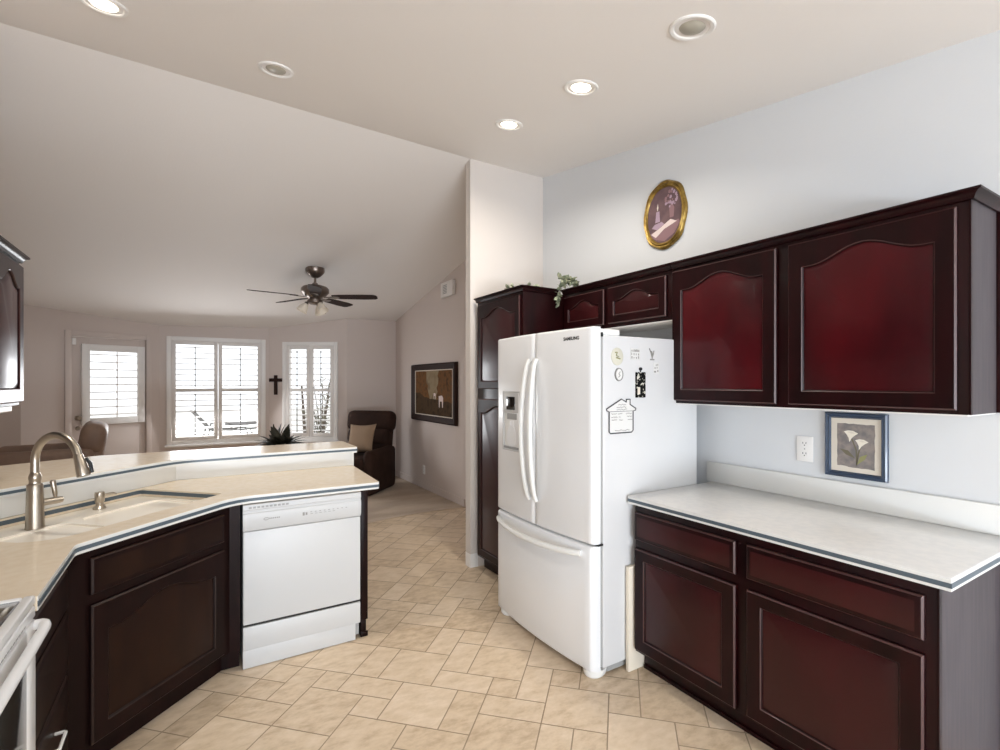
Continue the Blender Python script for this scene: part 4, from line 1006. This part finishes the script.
# ------------------------------------------------------------------ recessed lights
CAN_N = Vector((0, 0.1555, -1)).normalized()
def can(x, y, lit, label, r=0.092):
    z = zk(x, y); t = thing('recessed_light', label, 'ceiling light', (x, y, z), group='recessed ceiling lights')
    q = Vector((0, 0, 1)).rotation_difference(CAN_N).to_matrix().to_4x4(); Mc_ = Matrix.Translation((x, y, z)) @ q
    b = MB(Mc_); b.lathe([(r, -0.002), (r, 0.004), (r-0.006, 0.008), (r-0.018, 0.006), (r-0.022, 0.0005), (r-0.03, 0.0012)], n=36, cap=False); b.build('trim_ring', M_trim, t)
    b = MB(Mc_); b.lathe([(r-0.022, 0.0012), (r-0.036, 0.0028), (r-0.04, 0.0012)], n=36, cap=False); b.build('reflector', M_shut, t)
    b = MB(Mc_); b.lathe([(0.0, 0.012), (0.02, 0.0115), (r-0.045, 0.006), (r-0.04, 0.0008)], n=30); b.build('lens', M_lit if lit else M_dimlens, t)
    if lit:
        d = bpy.data.lights.new('can_lamp', 'AREA'); d.shape = 'DISK'; d.size = 0.11; d.energy = lit; d.color = (1.0, 0.94, 0.85); d.spread = math.radians(150)
        o = bpy.data.objects.new('can_lamp', d); C.objects.link(o); o.matrix_world = Matrix.Translation((x, y, z)) @ Matrix.Translation(CAN_N*0.02) @ Vector((0, 0, -1)).rotation_difference(CAN_N).to_matrix().to_4x4()
can(-0.338, 2.855, 11, 'lit ceiling light above the sink at the top left')
can(0.394, 2.995, 0, 'unlit ceiling light with dull bulb right of the top left lit one')
can(1.762, 1.344, 0, 'unlit ceiling light nearest the camera on the right')
can(1.772, 2.050, 10, 'lit ceiling light in the middle of the right-hand row')
can(1.766, 2.755, 9, 'lit ceiling light farthest back in the right-hand row')

# ------------------------------------------------------------------ ceiling fan
fx, fy = 1.211, 6.043; zc_ = zf(fx, fy)
t = thing('ceiling_fan', 'bronze five-blade ceiling fan with light shades in the family room', 'ceiling fan', (fx, fy, zc_))
O = (fx, fy, 0)
b = MB(); b.lathe([(0.105, zc_+0.012), (0.105, zc_-0.03), (0.095, zc_-0.05), (0.06, zc_-0.085), (0.035, zc_-0.10), (0.02, zc_-0.105)], O, 28); b.build('canopy', M_bronze, t)
zm = 2.64
b = MB(); b.lathe([(0.014, zc_-0.10), (0.014, zm+0.02), (0.03, zm+0.012), (0.03, zm-0.01)], O, 16); b.build('downrod', M_bronze, t)
b = MB(); b.lathe([(0.03, zm), (0.07, zm-0.01), (0.135, zm-0.03), (0.155, zm-0.055), (0.155, zm-0.095), (0.14, zm-0.11), (0.12, zm-0.135), (0.075, zm-0.155), (0.065, zm-0.175), (0.085, zm-0.185), (0.085, zm-0.215), (0.05, zm-0.235), (0.0, zm-0.24)], O, 32); b.build('motor', M_bronze, t)
zbl = zm-0.145
for a_ in (2, 74, 146, 218, 290):
    a = math.radians(a_) - TH; 
    Mb_ = Matrix.Translation((fx, fy, zbl)) @ Matrix.Rotation(a, 4, 'Z') @ Matrix.Rotation(math.radians(-11), 4, 'X')
    b = MB(Mb_); ol_ = [(0.20, -0.05), (0.30, -0.062), (0.55, -0.072), (0.68, -0.066), (0.71, -0.045), (0.715, 0.0), (0.71, 0.045), (0.68, 0.066), (0.55, 0.072), (0.30, 0.062), (0.20, 0.05)]
    b.prism(ol_, -0.003, 0.004); bl = b.build('blade', M_blade, t, angle=30)
    b = MB(Mb_); b.prism([(0.10, -0.018), (0.17, -0.015), (0.22, -0.04), (0.27, -0.03), (0.28, 0.0), (0.27, 0.03), (0.22, 0.04), (0.17, 0.015), (0.10, 0.018)], -0.010, -0.0035); b.build('blade_iron', M_bronze, bl)
for a_ in (205, 325, 85):
    a = math.radians(a_) - TH; dd = Vector((math.cos(a), math.sin(a), 0)); p0 = Vector((fx, fy, zm-0.205)); e_ = p0 + dd*0.085 + Vector((0, 0, -0.005))
    ax = (dd*0.55 + Vector((0, 0, -1))).normalized()
    b = MB(); b.tube([p0 + dd*0.04, p0 + dd*0.07, e_, e_ + ax*0.02], 0.009, 8); b.lathe([(0.012, 0), (0.024, 0.012), (0.026, 0.03)], e_, 14, ax=ax); arm = b.build('light_arm', M_bronze, t)
    b = MB(); b.lathe([(0.024, 0.02), (0.034, 0.04), (0.048, 0.07), (0.056, 0.10), (0.066, 0.125), (0.062, 0.125), (0.052, 0.10), (0.044, 0.07), (0.02, 0.04)], e_, 20, ax=ax, cap=False); b.build('lamp_shade', M_frost, arm)

# ------------------------------------------------------------------ seating
def recliner(loc, rz, mm, label, name='recliner', group=None, arm_h=0.60):
    t = thing(name, label, 'armchair', loc, rz, group); W = WMAT[t.name]
    def soft(nm, x0, x1, y0, y1, z0, z1, bev, tilt=0.0, piv=None, extra=None):
        b = MB(W)
        R = I4
        if tilt: pv = Vector(piv); R = Matrix.Translation(pv) @ Matrix.Rotation(math.radians(tilt), 4, 'X') @ Matrix.Translation(-pv)
        b.box(x0, x1, y0, y1, z0, z1, bev, 5, M=R)
        if extra: extra(b, R)
        return b.build(nm, mm, t, angle=80)
    soft('base', -0.31, 0.31, -0.36, 0.36, 0.006+0.03, 0.34, 0.03)
    soft('seat', -0.285, 0.285, -0.46, 0.20, 0.32, 0.50, 0.07)
    soft('footrest', -0.285, 0.285, -0.475, -0.38, 0.08, 0.36, 0.04)
    for s in (-1, 1): soft('arm', s*0.325-0.065, s*0.325+0.065, -0.44, 0.34, 0.012, arm_h, 0.06)
    def lobes(b, R):
        b.box(-0.37, 0.37, 0.14, 0.36, 0.80, 1.10, 0.09, 5, M=R); b.box(-0.33, 0.33, 0.12, 0.34, 0.60, 0.84, 0.08, 5, M=R)
    soft('backrest', -0.33, 0.33, 0.17, 0.36, 0.42, 1.05, 0.07, -9, (0, 0.25, 0.45), lobes)
    return t
rz = math.radians(-45)
recliner((2.02, 7.02, 0.0), rz, M_leather, 'dark brown leather recliner with tan pillow in the far right corner')
mb = MB(Matrix.Translation((2.02, 7.02, 0)) @ Matrix.Rotation(rz, 4, 'Z') @ Matrix.Translation((0.02, -0.02, 0.72)) @ Matrix.Rotation(math.radians(-18), 4, 'X') @ Matrix.Rotation(math.radians(-8), 4, 'Z'))
n = 10; fr_, bk_ = [], []
for j in range(n+1):
    for i in range(n+1):
        x, z = -1 + 2*i/n, -1 + 2*j/n; thick = 0.075*((1-x**4)*(1-z**4))**0.5
        cx = 0.22*x*(1 - 0.10*(1-z*z)); cz = 0.21*z*(1 - 0.10*(1-x*x))
        fr_.append(mb.v((cx, -thick, cz))); bk_.append(mb.v((cx, thick, cz)))
for j in range(n):
    for i in range(n):
        q = [j*(n+1)+i, j*(n+1)+i+1, (j+1)*(n+1)+i+1, (j+1)*(n+1)+i]
        mb.f([fr_[k_] for k_ in q]); mb.f([bk_[k_] for k_ in q[::-1]])
bmesh.ops.remove_doubles(mb.bm, verts=mb.bm.verts, dist=1e-4)
tag(mb.build('throw_pillow', M_pillow, angle=80), 'tan throw pillow leaning on the brown recliner back', 'pillow')
recliner((-1.20, 6.66, 0.0), math.radians(-84), M_taupe, 'taupe leather armchair behind the bar, in front of the patio door', name='armchair', arm_h=0.86)
# white cord in the corner behind the recliner
b = MB(); pts = [(2.70, 7.74, 0.62), (2.66, 7.70, 0.5), (2.67, 7.66, 0.3), (2.62, 7.6, 0.12), (2.55, 7.5, 0.02), (2.62, 7.35, 0.012)]
b.tube(pts, 0.012, 8); tag(b.build('power_cord', M_trim), 'white cord hanging in the corner beside the brown recliner', 'cord')

# ------------------------------------------------------------------ plants
def leaf(b, p, d, up, L, W, mi=0, n=3, droop=0.0):
    p, d = Vector(p), Vector(d).normalized(); s = d.cross(Vector(up)).normalized(); u = s.cross(d)
    prev = None
    for i in range(n+1):
        f = i/n; c = p + d*L*f + u*(-droop*L*f*f); w_ = W*math.sin(math.pi*min(0.97, 0.06+0.94*f))**0.7
        cur = (b.v(c - s*w_*0.5 + u*w_*0.12), b.v(c), b.v(c + s*w_*0.5 + u*w_*0.12))
        if prev: b.f([prev[0], prev[1], cur[1], cur[0]], mi); b.f([prev[1], prev[2], cur[2], cur[1]], mi)
        prev = cur
# ivy over the corner of the cabinets
t = thing('ivy_garland', 'dusty green ivy spilling over the cabinet tops by the pantry', 'plant', (2.36, 2.83, 2.2))
rg = random.Random(11)
b = MB(); vines = []
for pts in ([(2.40, 2.80, 2.20), (2.31, 2.83, 2.225), (2.262, 2.84, 2.19), (2.25, 2.842, 2.12), (2.252, 2.844, 2.06)],
            [(2.40, 2.80, 2.20), (2.32, 2.79, 2.235), (2.285, 2.75, 2.225), (2.29, 2.72, 2.21)],
            [(2.40, 2.80, 2.20), (2.30, 2.81, 2.23), (2.26, 2.815, 2.245), (2.24, 2.82, 2.25)],
            [(2.40, 2.80, 2.20), (2.31, 2.81, 2.235), (2.265, 2.80, 2.245)]):
    b.tube(pts, 0.003, 5); vines.append(pts)
b.build('vine', M_dgreen, t)
b = MB()
for k_, pts in enumerate(vines):
    cnt = (62, 26, 24, 14)[k_]
    for i in range(cnt):
        f = rg.uniform(0, len(pts)-1.001); a = int(f); p = Vector(pts[a]).lerp(Vector(pts[a+1]), f-a)
        d = Vector((rg.uniform(-1, 0.3), rg.uniform(-1, 1), rg.uniform(-0.3, 0.9))); 
        if k_ == 0 and a >= 2: d = Vector((rg.uniform(-1, -0.2), rg.uniform(-1, 1), rg.uniform(-0.8, 0.4)))
        if p.y > 2.80: d.y = -abs(d.y)*0.6
        leaf(b, p, d, (0.3, rg.uniform(-1, 1), 1), rg.uniform(0.03, 0.05), rg.uniform(0.022, 0.034), 0, 3, 0.3)
b.build('leaves', M_leaf, t)
t = thing('ivy_sprig', 'small dark ivy sprig lying on top of the tall pantry cabinet', 'plant', (2.1, 3.0, 2.186))
b = MB(); pts = [(2.16, 2.93, 2.19), (2.06, 2.96, 2.20), (2.0, 3.06, 2.197), (1.965, 3.13, 2.195)]; b.tube(pts, 0.003, 5); b.build('vine', M_dgreen, t)
b = MB()
for i in range(16):
    f = rg.uniform(0, 2.99); a = int(f); p = Vector(pts[a]).lerp(Vector(pts[a+1]), f-a)
    leaf(b, p, (rg.uniform(-1, 0.4), rg.uniform(-0.6, 0.6), rg.uniform(0.1, 0.8)), (0.3, rg.uniform(-1, 1), 1), rg.uniform(0.03, 0.045), 0.025, 0, 3, 0.2)
b.build('leaves', M_leaf, t)

# potted plant on a side table behind the bar
pc = ray(281, 440); tt = 5.6; PX, PY = pc.x*tt, pc.y*tt
t = thing('side_table', 'small round table beyond the bar under the dark plant', 'table', (PX, PY, 0.006))
b = MB(); b.lathe([(0.0, 0.60), (0.24, 0.60), (0.25, 0.61), (0.25, 0.625), (0.24, 0.635), (0.0, 0.635)], (PX, PY, 0), 30); b.build('tabletop', M_cross, t)
b = MB(); b.lathe([(0.17, 0.0065), (0.17, 0.02), (0.06, 0.05), (0.03, 0.10), (0.045, 0.28), (0.03, 0.42), (0.07, 0.599)], (PX, PY, 0), 24); b.build('pedestal', M_cross, t)
t = thing('potted_plant', 'dark leafy potted plant seen over the bar below the cross', 'plant', (PX, PY, 0.6355))
b = MB(); b.lathe([(0.07, 0.6355), (0.08, 0.64), (0.10, 0.76), (0.11, 0.78), (0.10, 0.785), (0.09, 0.76), (0.0, 0.755)], (PX, PY, 0), 24); b.build('pot', M_pot, t)
b = MB()
for i in range(150):
    a = rg.uniform(0, 6.28); el = rg.uniform(0.05, 1.35); d = Vector((math.cos(a)*math.cos(el), math.sin(a)*math.cos(el), math.sin(el)))
    L = rg.uniform(0.12, 0.25); p = Vector((PX, PY, 0.79)) + Vector((math.cos(a), math.sin(a), 0))*rg.uniform(0.0, 0.07)
    leaf(b, p, d, (0, 0, 1) if el < 1.1 else (math.cos(a+1), math.sin(a+1), 0.2), L, rg.uniform(0.045, 0.07), 0, 5, 0.35)
b.build('foliage', M_dleaf, t)

# ------------------------------------------------------------------ outdoors, seen through the bay
mb = MB(); mb.box(-14, 16, 8.75, 34, -0.14, -0.04); struct(mb.build('ground_patio', M_patio, smooth=False), 'pale concrete patio outside the bay windows', 'ground')
t = thing('patio_chaise', 'grey metal patio lounge chair outside the middle bay window', 'lounge chair', (0.75, 14.4, -0.04), 0.12); W = WMAT[t.name]
b = MB(W)
for s in (-0.3, 0.3):
    b.tube([(-0.75, s, 0.86), (-0.55, s, 0.62), (-0.38, s, 0.40), (0.2, s, 0.36), (0.7, s, 0.40)], 0.02, 8)
    b.tube([(-0.62, s, 0.0), (-0.45, s, 0.25), (-0.40, s, 0.55), (-0.15, s, 0.60), (0.05, s, 0.52)], 0.018, 8)
    b.tube([(0.62, s, 0.0), (0.48, s, 0.38)], 0.018, 8); b.tube([(-0.2, s, 0.0), (-0.28, s, 0.38)], 0.018, 8)
for x, z in ((-0.75, 0.86), (-0.38, 0.40), (0.2, 0.36), (0.7, 0.40)): b.tube([(x, -0.3, z), (x, 0.3, z)], 0.018, 8)
b.build('frame', M_pmetal, t)
b = MB(W); b.box(0.05, 0.72, -0.28, 0.28, 0.42, 0.53, 0.04, 4, M=Matrix.Rotation(math.radians(-6), 4, 'Y')); b.build('seat_cushion', M_pcush, t)
# spiky shrub beyond the narrow window
b0 = ray(322, 400)*11.0
t = thing('desert_shrub', 'spiky desert shrub outside the narrow bay window', 'shrub', (b0.x, b0.y, -0.04))
b = MB(); stems = []
for i in range(9):
    a = rg.uniform(0, 6.28); L = rg.uniform(0.9, 1.9); lean = rg.uniform(0.1, 0.45)
    p0 = Vector((b0.x, b0.y, -0.04)); p1 = p0 + Vector((math.cos(a)*lean*L*0.4, math.sin(a)*lean*L*0.4, L*0.5)); p2 = p0 + Vector((math.cos(a)*lean*L, math.sin(a)*lean*L, L))
    b.tube([p0, p1, p2], [0.02, 0.014, 0.006], 6); stems.append((p0, p1, p2))
b.build('stem', M_stem, t)
b = MB()
for st in stems:
    for k_ in range(34):
        f = rg.uniform(0.15, 1); p = st[0].lerp(st[1], f*2) if f < .5 else st[1].lerp(st[2], f*2-1); a = rg.uniform(0, 6.28)
        leaf(b, p, (math.cos(a), math.sin(a), rg.uniform(0.1, 1.0)), (0, 0.3, 1), rg.uniform(0.14, 0.34), 0.028, 0, 2, 0.2)
b.build('foliage', M_yucca, t)
b1 = ray(303, 400)*11.3
b = MB(); b.tube([(b1.x+0.06, b1.y, -0.04), (b1.x+0.02, b1.y, 0.7), (b1.x-0.03, b1.y, 1.45)], [0.04, 0.035, 0.02], 8)
tag(b.build('garden_post', M_stem), 'thin dark post outside the narrow window, left of the spiky shrub', 'post')
